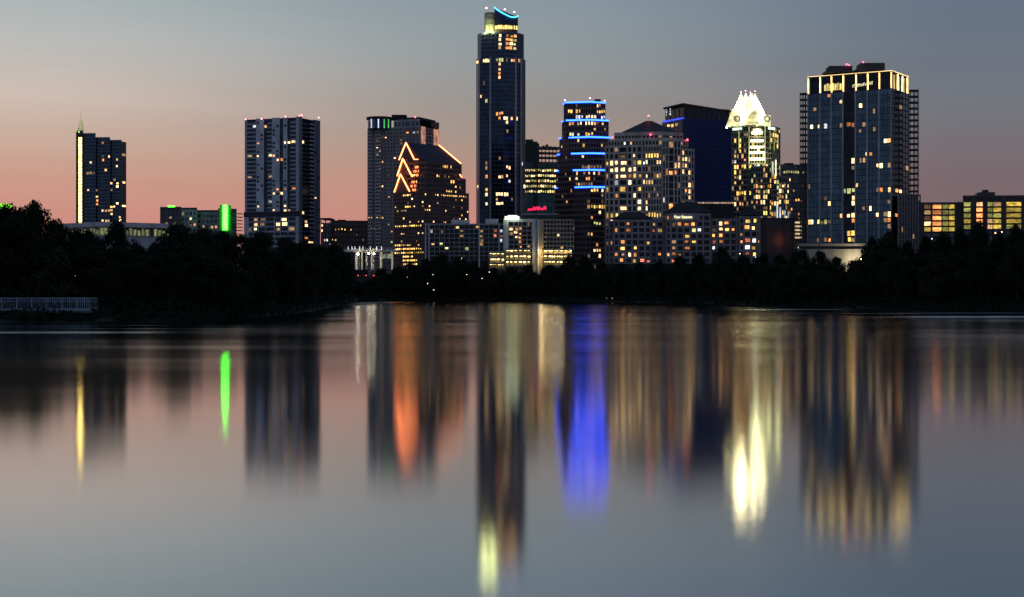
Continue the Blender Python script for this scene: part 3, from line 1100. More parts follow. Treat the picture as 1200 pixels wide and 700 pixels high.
# --- lit parking garage below the hotel
Y = 915
b = Building('parking_garage', 'open parking garage with glaring yellow lit decks under the hotel', 'garage', 620, Y)
z0 = b.zb - 1
GLOW = lamp('garage_light', (1, .76, .28), 5, .6)
SLAB = surf('garage_slab', (.34, .30, .24), .85)
for xa, xb, levels in ((592, 622.5, (299.5, 306.5, 313)), (636.5, 671, (299.5, 306.5, 313)), (573, 591.5, (303, 310, 316))):
    poly, (f,) = front_poly([(xa, Y), (xb, Y)], 12)
    b.core([poly[0] + Vector((0, 7)), poly[1] + Vector((0, 7)), poly[2], poly[3]], z0, Z(levels[0] - 6, Y), surf('garage_back', (.22, .18, .12), .9), 'rear_wall')
    for y in levels:
        b.core(poly, Z(y, Y), Z(y - 2.2, Y), SLAB, 'deck')
        n = max(3, int((xb - xa) / 4.5))
        for i in range(n):
            m = MB()
            rr = random.Random(xa * 31 + y * 7 + i)
            a = f.w * (i + .5) / n + rr.uniform(-.5, .5)
            w_ = rr.uniform(.5, .95)
            m.ob(f.A, f.u, f.n, a - w_, a + w_, -4, -1.2, Z(y - 5.6, Y) + rr.uniform(-.3, .1), Z(y - 6.2, Y) + rr.uniform(0, .25))
            m.build('ceiling_light', GLOW, b.root)
    for i in range(int((xb - xa) / 5) + 1):
        b.mb('column', SLAB).ob(f.A, f.u, f.n, min(i * f.w / max(1, int((xb - xa) / 5)), f.w - .5), min(i * f.w / max(1, int((xb - xa) / 5)), f.w - .5) + .5, -1.2, -.5, z0, Z(levels[0] - 6.1, Y))
    b.core(poly, Z(levels[0] - 6, Y), Z(levels[0] - 8, Y), SLAB, 'deck')
b.finish()

# --- the tallest tower
Y = 1250
b = Building('condo_tower', 'tallest tower, dark navy glass with a sweeping light blue line at its crown', 'tower', 587, Y, dark=GLN)
z0, za, zb_ = b.zb - 1, Z(68, Y), Z(39, Y)
MUL = surf('mullion_blue', (.10, .12, .18), .4, .4)
PIER = surf('pier_mauve', (.36, .33, .37), .5)
poly, fs = front_poly([(558.5, Y + 12), (562, Y + 5), (575, Y + 1), (590, Y - 2), (604, Y + 1), (610, Y + 5), (615.5, Y + 13)], 26)
b.core(poly, z0, za, GLN)
rows = round((za - z0) / 3.55)
for f, c in zip(fs, (1, 4, 5, 5, 2, 2)):
    b.grid(f, z0, za, c, rows, .22, .55, .18, MUL, part='mullion', ztop=.4)
for f, u_ in ((fs[1], 0), (fs[1], fs[1].w), (fs[3], fs[3].w), (fs[4], fs[4].w)):
    b.mb('pier', PIER).ob(f.A, f.u, f.n, u_ - .7, u_ + .7, -.2, .95, z0, za + .5)
poly2, fs2 = front_poly([(560, Y + 12), (564, Y + 6), (576, Y + 3), (592, Y + 1), (606, Y + 4), (613.5, Y + 12)], 22)
b.core(poly2, za - .2, zb_, GLN)
for f, c in zip(fs2, (1, 3, 4, 3, 2)):
    b.grid(f, za, zb_, c, 6, .3, .7, .2, MUL, part='mullion', ztop=1)
# crown: a lit drum on the left and a sloped navy screen on the right
cen = P(574.5, Y + 12)
ring = [(cen.x + 4.6 * math.cos(2 * math.pi * i / 20), cen.y + 7 * math.sin(2 * math.pi * i / 20)) for i in range(20)]
DRUM = surf('drum_stone', (.46, .47, .34), .8)
b.core(ring, zb_ - .2, Z(13, Y), DRUM, 'drum')
for yy in (15, 20.2, 27, 33):
    b.core([(cen.x + (x - cen.x) * 1.04, cen.y + (y - cen.y) * 1.04) for x, y in ring], Z(yy + .8, Y), Z(yy, Y), LGREY, 'drum_ring')
crown_pts = [(579.5, Y + 3), (586, Y + 1), (593, Y + .5), (600, Y + 2), (607, Y + 6)]
v = [P(a, c) for a, c in crown_pts]
tops = [Z(t, Y) for t in (10, 12, 14.5, 17, 18.5)]
bot = zb_ - .1
sc = MB()
for i in range(4):
    p0, p1 = v[i], v[i + 1]
    q0, q1 = p0 + Vector((0, 9)), p1 + Vector((0, 9))
    sc.add([(*p0, Z(29, Y)), (*p1, Z(29, Y)), (*q1, Z(29, Y)), (*q0, Z(29, Y)), (*p0, tops[i]), (*p1, tops[i + 1]), (*q1, tops[i + 1]), (*q0, tops[i])],
           [(0, 1, 5, 4), (1, 2, 6, 5), (2, 3, 7, 6), (3, 0, 4, 7), (4, 5, 6, 7), (0, 3, 2, 1)])
sc.build('crown_screen', NAVY, b.root)
b.core([P(580, Y + 4), P(600, Y + 3.5), P(606.5, Y + 7), P(606.5, Y + 14), P(580, Y + 14)], bot, Z(29, Y) + .05, DARKC, 'crown_base')
for i in range(9):
    xx = 581.2 + i * 3.0
    p = P(xx, Y + 2.9 + (max(0, xx - 598) * .45))
    m = MB()
    m.box(p.x - .85, p.x + .85, p.y - .15, p.y + .3, Z(33.4, Y), Z(29.6, Y) + (i % 3) * .4)
    m.build('window', lamp('crown_gold', (1, .66, .20), 1.6, .35), b.root)
BLN = lamp('blue_line', (.05, .45, 1), 6, .05, False)
cur = [(579.3, 8.6), (583, 12), (588, 15), (593, 17.6), (598, 19.8), (602, 20.6), (605, 20.2), (607.2, 18.8)]
m = MB()
pts = []
for x, y in cur:
    yy = Y + .1 + (max(0, x - 600) * .55) - (.4 if 586 < x < 600 else -.7)
    p = P(x, yy)
    pts.append((p.x, p.y - .35, Z(y, yy)))
for p0, p1 in zip(pts, pts[1:]):
    m.tube(p0, p1, .34)
m.build('light_strip', BLN, b.root)
# drum floodlights
for ang in (-2.2, -1.3):
    l = bpy.data.lights.new('floodlight', 'POINT')
    l.energy, l.color, l.shadow_soft_size = 4200, (.85, .9, .35), 1.7
    lo = bpy.data.objects.new('floodlight', l)
    lo.location = (cen.x + 8 * math.cos(ang) - b.root.location.x, cen.y + 10.5 * math.sin(ang) - b.root.location.y, Z(38, Y) + 1 - b.root.location.z)
    lo.parent = b.root
    COL.objects.link(lo)
b.light('559.8,70.5h 565-573,70h 581-589.5,69.5g 593.5,70.5 598.5,70.5 603.8,72 609,73 584.7,75.7 586,81 585,87 585.7,92h 567,97.4 565,115.7h 570.4,118.6g 581-590,134o 591-596,140h 598.6,140.7h 605,141.4 594,146 594,156.4 584,139o 569.6,190 569.6,205.6 560.6,217h 570.4,221 570.7,227.6h 570.7,238h 586.5,185d 594,196h 597.7,196h 584.6,206 588,206 593,206 597.5,212.7c 581-596,228h 583,233 582-589,238 611,192c 613.7,219.7c 599.5,233.6d 570,196d 586,40 585.5,44h 585.5,48h 585.5,52h 585.5,56 592.5,44o 592.5,48o 593,53o 592.5,58o 597,44y 597.5,49y 597,54h 598,58o 602,44o 602.5,49g 603,54g 603,59g')
for x, y in ((570, 9.6), (591.6, 11), (602.6, 14.2)):
    b.beacon(x, y, Y + 8, .75, PINK)
b.finish()

# --- office block with lit floors
Y = 1350
b = Building('office_building', 'office block with yellow lit floors and open framed top, right of the tallest tower', 'office', 635, Y, dark=GLT)
z0 = b.zb - 1
poly, fs = front_poly([(606, Y + 6), (630, Y), (657, Y + 5)], 26)
zt = Z(190, Y)
b.core(poly, z0, zt, GLT)
zl0, zl1 = Z(227.5, Y), Z(196.5, Y)
for f in fs:
    b.grid(f, zl0, zl1, 9 if f is fs[0] else 10, 5, .35, 2.3, .35, DARKC, ztop=0)
    b.grid(f, zl1 + .05, zt, 5, 2, .35, .9, .3, DARKC, ztop=.3)
    b.grid(f, z0, zl0 - .05, 5, 12, .3, .5, .2, surf('mullion_teal', (.06, .10, .10), .4), ztop=0)
b.mb('pier', DARKC).ob(fs[0].A, fs[0].u, fs[0].n, fs[0].w - 1.1, fs[0].w, -.2, .9, z0, Z(170, Y))
# open frame over the right half, solid dark block over the left half
l0 = [P(612, Y + 5), P(632, Y + .4), P(632, Y + 24), P(612, Y + 28)]
b.core(l0, zt - .2, Z(168, Y), surf('block_green_black', (.03, .055, .04), .7), 'plant_room')
roof_block(b, 616, 625, 163.5, 168.2, Y + 8, 10, surf('block_green_black', (.03, .055, .04), .7))
roof_block(b, 625, 630, 166, 168.2, Y + 8, 10, STEEL)
f = fs[1]
for k, y in enumerate((173, 178.5, 184)):
    b.mb('open_frame', STEEL).ob(f.A, f.u, f.n, .3, f.w, -12, .2 + .01 * k, Z(y + 1.3, Y), Z(y - (.4 if k else 1.2), Y))
for i in range(7):
    b.mb('open_frame', STEEL).ob(f.A, f.u, f.n, .3 + (f.w - .8) * i / 6, .8 + (f.w - .8) * i / 6, -1.2, .12, zt - .1, Z(172.6, Y))
for x, t in ((637, 169.8), (641, 168.4), (645, 170.6), (650, 170.9)):
    p = P(x, Y + 9)
    b.mb('roof_unit', STEEL).box(p.x - 1.2, p.x + 1.2, Y + 8, Y + 11, Z(172.4, Y), Z(t, Y))
zf = (zl1 - zl0) / 5
for i, c in enumerate(b.cells):
    if zl0 <= c[0][2] <= zl1 and 610 < c[4][0] < 656:
        b.lit[i] = 'h' if (i * 7) % 11 < 3 else 'g' if i % 3 else 'y'
b.finish()

# --- low roof with a red neon sign
Y = 1010
b = Building('club_building', 'low dark building with a glowing red neon sign on its roof', 'building', 632, Y)
poly, (f,) = front_poly([(612, Y), (654, Y)], 20)
b.core(poly, b.zb - 1, Z(251, Y), surf('wall_dark_teal', (.05, .075, .075), .8), 'wall')
b.mb('parapet', LGREY).ob(f.A, f.u, f.n, -.2, f.w + .2, -.6, .3, Z(252, Y), Z(250.4, Y))
SGN = lamp('red_neon', (1, .02, .10), 2, .05, False)
m = MB()
rr = random.Random(5)
x = 618.5
pp = P(x, Y - .6)
prev = (pp.x, Y - .6, Z(247.8, Y))
k = 0
while x < 640:
    x += rr.uniform(.7, 1.1)
    top = 242.8 if rr.random() < .3 else 244.6
    y = (247.2 if k % 2 else top) - (x - 618) * .05
    p = P(x, Y - .6)
    cur_ = (p.x, Y - .6, Z(y, Y))
    m.tube(prev, cur_, .15)
    prev = cur_
    k += 1
m.build('sign', SGN, b.root)
m = MB()
for x in (620, 626, 632, 638):
    p = P(x, Y)
    m.tube((p.x, Y, Z(250.6, Y)), (p.x, Y, Z(244, Y)), .12)
m.build('sign_frame', STEEL, b.root)
b.finish()

# --- tower with blue light bands
Y = 1180
b = Building('office_tower', 'bow fronted red brown office tower ringed by glowing royal blue light bands', 'tower', 690, Y, dark=GLK)
z0 = b.zb - 1
BLU = lamp('blue_band', (.014, .075, 1), 12, .05, False)
tiers = [(219, 352, 650.5, 673.5), (199, 219, 652, 671.5), (179.5, 199, 653.5, 669.5), (160.5, 179.5, 656, 666.5), (140.5, 160.5, 659, 663.2), (119.5, 140.5, 661, 662)]
REDBR = surf('stone_maroon', (.15, .10, .105), .75)
for i, (yt, yb, xl, xc) in enumerate(tiers):
    zlo = z0 if i == 0 else Z(yb, Y) - .2
    zhi = Z(yt, Y)
    xr = (717, 716, 715.5, 714.5, 713, 709.3)[i]
    pts = [(xl, Y + 14), (xc, Y + 3), (xc + .33 * (xr - xc), Y + .6), (692, Y - .8), (xr - .22 * (xr - xc), Y + 1.2), (xr, Y + 5)]
    poly, fs = front_poly(pts, 24)
    b.core(poly, zlo, zhi, GLK)
    rows = max(3, round((zhi - (z0 if i == 0 else Z(yb, Y))) / 4.05))
    for k, f in enumerate(fs):
        c = max(1, round(f.w / 2.0))
        if f.w < 1.2:
            continue
        b.grid(f, z0 if i == 0 else Z(yb, Y), zhi - .6, c, rows, .45, 1.45, .3, REDBR, ztop=.1)
    # the glowing band along the top edge of this tier
    m = MB()
    for f in fs[1:]:
        m.ob(f.A, f.u, f.n, 0, f.w, -.3, .75, zhi - .75, zhi + .3)
    f = fs[0]
    m.ob(f.A, f.u, f.n, 0, min(2.2, f.w), -.3, .9, zhi - .5, zhi + .3)
    m.build('light_strip', BLU, b.root)
b.random_light(.045, 'dydw', None, 5)
b.light('675,125d 698.7,124.5 702,124.6o 665.6,132y 670.7,131.5y 674.7,131.5y 679,130.5y 700-708,131.7y 674.7,137c 679,137c 683,136.5c 687-697,136.5h 704.5,137.5c 707,137.5c 668.5,144.5y 672.5,144.8 677.6,144.5 681.6,144.5 686-695,143h 698,144.8o 701,145d 707,144.8 710,152 673,157c 678,157c 687-695,156y 683.3,183.3 682-703,195.8d 691,195.8 685.4,203 691.4,203 696.6,203h 701,203 676.5,210 686.7,210o 689.5,210 696.6,210d 675.6-695,216.5d 680,216.5 694-700,223y 704.7,223 704.7,229.7 689-708,243.6y 703,251.4h 694,258 697-705,262g 689.5,272.8y 695,273y 699,286o 695.5,294.6 704,293.5 703,299.6h 660,232d 654,214d', tol=3.5)
roof_block(b, 697, 704, 116.3, 119.4, Y + 8, 8, ROOF)
for x, y, mt in ((662, 117.6, PINK), (691.4, 115.2, PINK), (708.6, 118.2, PINK), (717.5, 161, RED)):
    b.beacon(x, y, Y + (4 if x > 700 else 0), .6, mt)
b.finish()

# --- large stone tower with a hipped roof
Y = 1080
b = Building('office_tower', 'large grey stone tower with a dark hipped roof and many warm lit square windows', 'tower', 760, Y, dark=GLK)
z0 = b.zb - 1
STONE = surf('stone_grey', (.50, .43, .38), .85)
poly, fs = front_poly([(709, Y + 9), (753, Y + 2), (775.5, Y - 1), (798, Y + 3), (813, Y + 14)], 40)
zsh = Z(170.5, Y)
RH = (Z(174.5, Y) - Z(298.5, Y)) / 16
zc0 = Z(298.5, Y) - RH / 2
b.core(poly, z0, zsh - .4, GLK)
L, C1, C2, R1 = fs
nr_ = 17
ztop_ = zc0 + RH * nr_
for f, c, pw in ((L, [709.2, 714.2, 719.6, 725.4, 735.3, 740.9, 746.4, 752.9], 1.25), (C1, 7, .75), (R1, [798.2, 801.6, 805.6, 809.4, 812.9], .95)):
    zt_ = zsh if f is not R1 else Z(174, Y)
    b.grid(f, zc0, zt_ - .3, c, nr_, pw, 1.35, .55, STONE, ztop=.8)
    b.mb('base_wall', STONE).ob(f.A, f.u, f.n, 0, f.w, -.1, .3, z0, zc0)
b.grid(C2, zc0, zsh + 3, [775.7, 779.5, 783, 789.5, 793.5, 797.8], 17, .95, .7, .5, STONE, ztop=.6)
# stepped attic
poly2, fs2 = front_poly([(712.5, Y + 10), (752, Y + 4), (776, Y + 1.5), (797, Y + 5), (806, Y + 11)], 34)
b.core(poly2, zsh - .6, Z(163.5, Y), GLK, 'attic')
for f, c in zip(fs2, (11, 6, 7, 3)):
    b.grid(f, zsh - .3, Z(163.5, Y), c, 1, .8, 1.7, .4, STONE, part='attic_wall', ztop=.7)
poly3, fs3 = front_poly([(720, Y + 14), (752, Y + 9), (776, Y + 7), (800, Y + 14)], 26)
b.core(poly3, Z(163.5, Y) - .2, Z(154.5, Y), STONE, 'attic_wall')
for f, c in zip(fs3, (8, 5, 6)):
    b.grid(f, Z(163.5, Y) + .9, Z(155.5, Y), c, 1, .7, 2.2, .35, STONE, part='attic_wall', ztop=1.3)
ap = P(760, Y + 22)
base = [P(727, Y + 15), P(752, Y + 10), P(776, Y + 9), P(797, Y + 16), P(797, Y + 40), P(727, Y + 40)]
hip = MB()
zb2 = Z(153.3, Y)
hip.add([(*p, zb2) for p in base] + [(ap.x - 1.6, ap.y, Z(137.6, Y)), (ap.x + 2.4, ap.y, Z(137.9, Y))],
        [(0, 1, 6), (1, 2, 7, 6), (2, 3, 7), (3, 4, 7), (4, 5, 6, 7), (5, 0, 6), (5, 4, 3, 2, 1, 0)])
hip.build('roof', surf('roof_slate', (.022, .026, .035), .5), b.root)
b.random_light(.10, 'wydd', None, 12)
b.light('744,181.6 723,173d 731.5,166c 711.6,191y 716.7,190.5h 722,190.6 731,190h 744.4,189 749,189y 754,188.5c 759,188 769.5,189h 772.7,189 758-773,181y 716.7,198.7h 722,198.3h 730,198h 738.3,197.3h 743.7,197h 760.5,197 779.7-792,199.6o 798.8,200h 801,186.7y 804.4,186.7h 799.5,172 790-803,192.5 805.5,203 711.6,206y 722,206h 730,206h 738,205 744.4,205.4y 749,204.7y 759,204.7h 766,206y 770.7-792.6,207 738.3,212.5h 723,213.7c 755.3,211.4h 760.5,212.5 722.5,213.7c 764,213 757-764.5,212.5 730,220.5y 749,220 796.7,216d 807,217.7h 723,228.7 744.5,228h 805,224.5o 748.7,236h 758,236 806,233h 807.7,233 731.5,245.5 748.7,243.7h 757.7,244 778.7,237.7c 786.5,245o 712,253y 717.7,252.7y 722.5,252.7y 730,252h 757.7-775,252.7y 712,261h 717,261h 712.7,299.5h 717.7,299.5y 766,220d 771,228d 742,252y 806,241y 809,212d 762,228o')
for x, y, yy in ((760, 136, Y + 22), (762.5, 158, Y + 6), (805.5, 164, Y + 8)):
    b.beacon(x, y, yy, .62)
b.finish()

# --- flat navy slab tower
Y = 1300
b = Building('office_tower', 'blank dark navy slab tower with blue neon strip and tilted roof canopy', 'tower', 820, Y, dark=GLK)
z0 = b.zb - 1
NVY = surf('facade_navy', (.016, .025, .085), .3, .9, .12, .05)
poly, L, Rr = two_face(776, 800, 858.5, Y, 30)
zt = Z(138.5, Y)
b.core(poly, z0, zt, NVY, 'wall')
for f, c in ((Rr, 14), (L, 7)):
    fh = 3.9
    for j in range(int((zt - z0) / fh)):
        b.mb('spandrel', surf('spandrel_navy', (.014, .021, .07), .4, .9)).ob(f.A, f.u, f.n, .3, f.w - .2, -.1, .12 + f.e, z0 + fh * j, z0 + fh * j + .5)
for j in range(20):
    for i in range(5):
        f = L
        b.cell(f, f.w * (i + .1) / 5, f.w * (i + .9) / 5, zt - 6 - 4 * j, zt - 3.2 - 4 * j)
b.light('785,146y 788,146y 791.5,146y 795,148d', tol=6)
top = scale_poly(poly, .9)
b.core(top, zt - .2, Z(125, Y), GLK, 'penthouse')
Lt, Rt = Face(top[0], top[1]), Face(top[1], top[2])
for f, n in ((Lt, 4), (Rt, 9)):
    b.grid(f, zt, Z(125.5, Y), n, 1, .5, .6, .4, STEEL, part='penthouse_frame', cells=False, ztop=0)
ov = scale_poly(poly, .97)
e = MB()
zz1, zz2 = Z(121.3, Y), Z(126.5, Y)
hts = [zz1, zz1 + .4, zz2, zz2]
e.prism(ov, 0, 0)
e.v = [(p.x, p.y, h - 1.5) for p, h in zip(ov, hts)] + [(p.x, p.y, h) for p, h in zip(ov, hts)]
e.build('roof_canopy', ROOF, b.root)
m = MB()
m.ob(L.A, L.u, L.n, L.w * .05, L.w - .1, .1, .6, Z(139.6, Y), Z(137.8, Y))
m.ob(Rr.A, Rr.u, Rr.n, .1, 1.2, .1, .6, Z(139.4, Y), Z(138, Y))
m.build('light_strip', lamp('blue_strip', (.03, .08, 1), 1.5, .05), b.root)
for x, y0, y1 in ((781.6, 124, 134.5), (786, 125, 134.5)):
    u_ = Lt.pu(x)
    for j in range(3):
        m = MB()
        za_ = Z(y1, Y + 15) + j * (Z(y0, Y) - Z(y1, Y)) / 3
        m.ob(Lt.A, Lt.u, Lt.n, u_ - .5, u_ + .5, .42, .6, za_ + .3, za_ + 1.9)
        m.build('window', LIT['c'], b.root)
b.finish()

# --- low terrace building with a lit cornice
Y = 1010
b = Building('restaurant_pavilion', 'low dark building with warm cornice lights below the navy slab tower', 'building', 840, Y)
poly, (f,) = front_poly([(815, Y), (860, Y)], 20)
b.core(poly, b.zb - 1, Z(239, Y), GLK, 'wall')
b.mb('cornice', surf('cornice_warm', (.4, .33, .25), .8)).ob(f.A, f.u, f.n, -.2, f.w + .2, -.5, .4, Z(239.2, Y), Z(236.2, Y))
for i in range(18):
    u_ = f.w * (i + .5) / 18
    m = MB()
    m.ob(f.A, f.u, f.n, u_ - .42, u_ + .42, .41, .6, Z(238.6, Y), Z(237.6, Y))
    m.build('light', lamp('cornice_light', (1, .62, .42), .9, .5), b.root)
b.finish()

# --- tower with the floodlit folded glass crown
Y = 1200
b = Building('office_tower', 'tall office tower topped by a brilliant white folded glass crown with pointed tips', 'tower', 885, Y, dark=GLK)
z0 = b.zb - 1
GRN = surf('stone_green_grey', (.24, .25, .19), .7)
zt = Z(148, Y)
poly, fs = front_poly([(857.5, Y + 12), (877.5, Y + 2), (897, Y), (907.5, Y + 8), (914, Y + 18)], 26)
b.core(poly, z0, zt, GLK)
L, Cc, R0, R1 = fs
rows = round((zt - z0) / 4.1)
b.grid(L, z0, zt, 7, rows, .5, 1.2, .35, GRN, ztop=.5)
b.grid(R0, z0, zt, 4, rows, .5, 1.2, .35, GRN, ztop=.5)
b.grid(R1, z0, zt, 3, rows, .5, 1.2, .35, GRN, ztop=.5)
b.grid(Cc, z0, zt, 6, rows, .5, 1.2, .35, GRN, ztop=.5)
# centre bay: bright rounded balconies
CB = lamp('bay_light', (1, .93, .50), 6, .25)
for j, (y, s) in enumerate(((152.5, .55), (156, .75), (165, .85), (172.5, .95), (179, 1), (186.5, 1.05))):
    c0 = Cc.A + Cc.u * Cc.w * .5
    rx, ry = Cc.w * .45 * s, 3.2
    arc = [c0 + Cc.u * rx * math.cos(a) + Cc.n * ry * math.sin(a) for a in [math.pi * i / 10 for i in range(11)]][::-1]
    m = MB()
    m.prism(arc, Z(y + 1.1, Y), Z(y - 1.1, Y))
    m.build('lit_balcony', CB, b.root)
m = MB()
for uu in (0.3, Cc.w - .3):
    m.ob(Cc.A, Cc.u, Cc.n, uu - .3, uu + .3, .3, 1.2, Z(192, Y), Z(146, Y))
m.build('light_strip', lamp('bay_edge', (.82, .85, .30), 1.0, .1), b.root)
for f, u_, ya, yb in ((R0, .45, 153, 175), (R0, .9, 153, 176), (R1, .5, 156, 172), (L, .45, 153, 176)):
    m = MB()
    m.ob(f.A, f.u, f.n, f.w * u_ - .2, f.w * u_ + .2, .5, .8, Z(yb, Y), Z(ya, Y))
    m.build('light_strip', lamp('edge_yellow', (.75, .80, .22), .75, .2), b.root)
for f, a, c in ((L, .08, .62), (R0, .25, .95)):
    m = MB()
    m.ob(f.A, f.u, f.n, f.w * a, f.w * c, .5, .8, Z(151.5, Y), Z(148.6, Y))
    m.build('lit_panel', lamp('cool_floor', (.78, 1, .86), 1.7, .2), b.root)
# lower shoulder wings in front on the right
polyA, fa = front_poly([(880, Y - 6), (894, Y - 9), (907, Y - 8)], 24)
zA = Z(197, Y)
b.core(polyA, z0, zA, GLK)
for f in fa:
    b.grid(f, z0, zA, round(f.w / 1.9), round((zA - z0) / 4.05), .45, 1.2, .35, GRN, ztop=.8)
polyB, fb = front_poly([(906, Y - 10), (916, Y - 10), (926.5, Y - 4)], 22)
zB = Z(209, Y)
b.core(polyB, z0, zB, GLK)
for f in fb:
    b.grid(f, z0, zB, round(f.w / 1.9), round((zB - z0) / 4.05), .45, 1.2, .35, GRN, ztop=.8)
polyC, fc = front_poly([(903.5, Y - 11.5), (913, Y - 11.5)], 16)
b.core(polyC, z0, Z(187, Y), GLK)
b.grid(fc[0], z0, Z(187, Y), 3, round((Z(187, Y) - z0) / 4.05), .45, 1.2, .35, GRN, ztop=.8)
for (xa, ya, yb, mt, st) in ((909.3, 189, 208, (1, .95, .62), 1.7), (905.6, 191, 207, (.9, .95, .75), .7), (911, 241, 265, (.85, .9, 1), .9), (914.5, 244, 265, (.85, .9, 1), .9), (920, 248, 264, (.85, .9, 1), .45), (924, 250, 264, (.85, .9, 1), .35)):
    p = P(xa, Y - 13.5)
    m = MB()
    m.box(p.x - .45, p.x + .45, p.y, p.y + .8, Z(yb, Y), Z(ya, Y))
    m.build('light_strip', lamp('strip_%d' % round(xa), mt, st, .1), b.root)
b.light('860.6,162.5y 866,162.5y 874,161d 860.6,174.7 866,175y 862.5,181 871.5,181o 902.6,162.5y 911,162 911,168 911,174.7 863,188.6c 861,194.6y 863.6,194.6y 873,194.6y 870.5,194.6y 863,201y 866,201d 863,207 867,207 864-875,225y 866.5,236.6 860.5,241.7 865,243 889.4,197c 895,197.5y 885,202.6 882,202.6 896.5,202.6h 899,202.6 894.5,207.4 888,213.4h 895,213.4y 902.5,214h 895.7,219.7y 901,219y 904,219y 917,220h 914,220 896.5,225y 906,225.4h 914.5,225.4h 918,225.4 924,226.6h 888,231h 885,231 896.5,231h 894,231 899,231 896.5,236h 893,236 907,236h 904,236 914.5,236.5h 920.5,237y 888,246.5h 885,246.5 895.7,247.4y 898,247.4y 907,252.5y 921.4,253.4h 918.5,253.4 928,252o 887,238o 889,220r 888,225r 861,212y 866,219d 861,232d')
b.random_light(.32, 'ydywgddwd', (880, 196, 928, 258), 4)
b.random_light(.17, 'ydydwd', (857, 152, 916, 246), 6)
for x_, y_ in ((886, 195.5), (901, 196), (912, 186)):  # added point lights over the wing roofs, without fixtures, to brighten the shaft
    l = bpy.data.lights.new('floodlight', 'POINT')
    l.energy, l.color, l.shadow_soft_size = 1500, (.9, .92, .42), 1.5
    lo = bpy.data.objects.new('floodlight', l)
    p = P(x_, Y - 6)
    lo.location = (p.x - b.root.location.x, Y - 6 - b.root.location.y, Z(y_, Y) + 1.4 - b.root.location.z)
    lo.parent = b.root
    COL.objects.link(lo)
# the crown: folded star shaped glass, an outer ring of gables and an inner ring of tall tips
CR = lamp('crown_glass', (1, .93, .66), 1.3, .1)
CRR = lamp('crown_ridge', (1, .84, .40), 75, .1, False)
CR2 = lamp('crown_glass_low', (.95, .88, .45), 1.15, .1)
cx, cy = P(876.5, Y + 16)


def star(rx, ry, n, inner, ph):
    return [(cx + (rx if i % 2 == 0 else rx * inner) * math.cos(ph + math.pi * i / n), cy + (ry if i % 2 == 0 else ry * inner) * math.sin(ph + math.pi * i / n)) for i in range(2 * n)]


def folded(r0, r1, za_, zlow, zhigh, n, inner, ph, part, mat):
    a = star(r0, r0, n, inner, ph)
    c = star(r1, r1, n, inner * .92, ph)
    e = MB()
    N = 2 * n
    e.v = [(*p, za_) for p in a] + [(*p, zhigh if i % 2 == 0 else zlow) for i, p in enumerate(c)] + [(cx, cy, zlow - 1)]
    e.f = [(i, (i + 1) % N, N + (i + 1) % N, N + i) for i in range(N)] + [(N + i, N + (i + 1) % N, 2 * N) for i in range(N)]
    e.mi = [0] * len(e.f)
    return e.build(part, mat, b.root)


zc = Z(146.5, Y)
b.core(star(16.5, 16.5, 8, .95, .2), zt - .3, zc, GRN, 'crown_base')
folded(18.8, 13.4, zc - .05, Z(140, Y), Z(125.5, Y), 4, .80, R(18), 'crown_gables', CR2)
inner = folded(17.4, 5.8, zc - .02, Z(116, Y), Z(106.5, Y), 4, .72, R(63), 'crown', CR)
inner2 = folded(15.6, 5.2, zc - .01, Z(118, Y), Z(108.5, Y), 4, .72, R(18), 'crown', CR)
for i in range(8):
    a = R(18 + 45 * i)
    m = MB()
    m.tube((cx + (15.9 if i % 2 == 0 else 17.6) * math.cos(a), cy + (15.9 if i % 2 == 0 else 17.6) * math.sin(a), zc), (cx + 5.8 * math.cos(a), cy + 5.8 * math.sin(a), Z(108, Y)), .27, .2)
    m.build('ridge_light', CRR, inner)
    o = COL.objects[-1]
    o.location = (0, 0, 0)
    o.data.transform(Matrix.Translation(-b.root.location))
for i in range(4):
    a = R(63 + 90 * i)
    m = MB()
    px_, py_ = cx + 5.7 * math.cos(a), cy + 5.7 * math.sin(a)
    m.tube((px_, py_, Z(107, Y)), (px_, py_, Z(104.2, Y)), .22, .1)
    m.build('tip', STEEL, b.root)
    m = MB()
    m.ball((px_, py_, Z(104.4, Y)), .5)
    m.build('beacon', PINK, b.root)
for x in (863.8, 899.2):
    p = P(x, Y - 1)
    m = MB()
    for i in range(12):
        a0, a1 = 2 * math.pi * i / 12, 2 * math.pi * (i + 1) / 12
        m.tube((p.x + 2 * math.cos(a0), p.y, Z(139.5, Y) + 2 * math.sin(a0)), (p.x + 2 * math.cos(a1), p.y, Z(139.5, Y) + 2 * math.sin(a1)), .45)
    m.build('medallion', GRN, b.root)
    m = MB()
    m.box(p.x - 2.6, p.x + 2.6, p.y + .4, p.y + 3.5, zc - 1, Z(135.3, Y))
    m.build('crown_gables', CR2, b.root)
b.beacon(873, 187.5, Y - 1, .55)
b.finish()

# --- dark block between the crowned tower and the lattice tower
Y = 1420
b = Building('office_building', 'dark block with greenish roof lights between the white crowned tower and blue glass tower', 'office', 931, Y)
poly, (f,) = front_poly([(915, Y), (948, Y + 3)], 24)
zt = Z(193.5, Y)
b.core(poly, b.zb - 1, zt, GLK)
b.grid(f, b.zb, zt, 12, 26, .5, 1.6, .3, DARKC, ztop=.6)
b.light('919,200.5g 922-937,200g 940,200.5g 933-941,234.5o 936,249 940,220d 930,225d 928,243o 936,258d 934,262y')
roof_block(b, 920, 930, 191.2, 193.4, Y + 4, 8, ROOF)
b.finish()

# --- hotel with hipped roofs and lettered sign
Y = 900
b = Building('hotel', 'grey stone hotel with hipped roofs, orange lit rooms and a small lit lettered sign', 'hotel', 800, Y, dark=GLK)
z0 = b.zb - 1
b.shrink = (.5, .88)
HST = surf('stone_hotel', (.30, .275, .28), .85)
zbase = Z(309, Y)


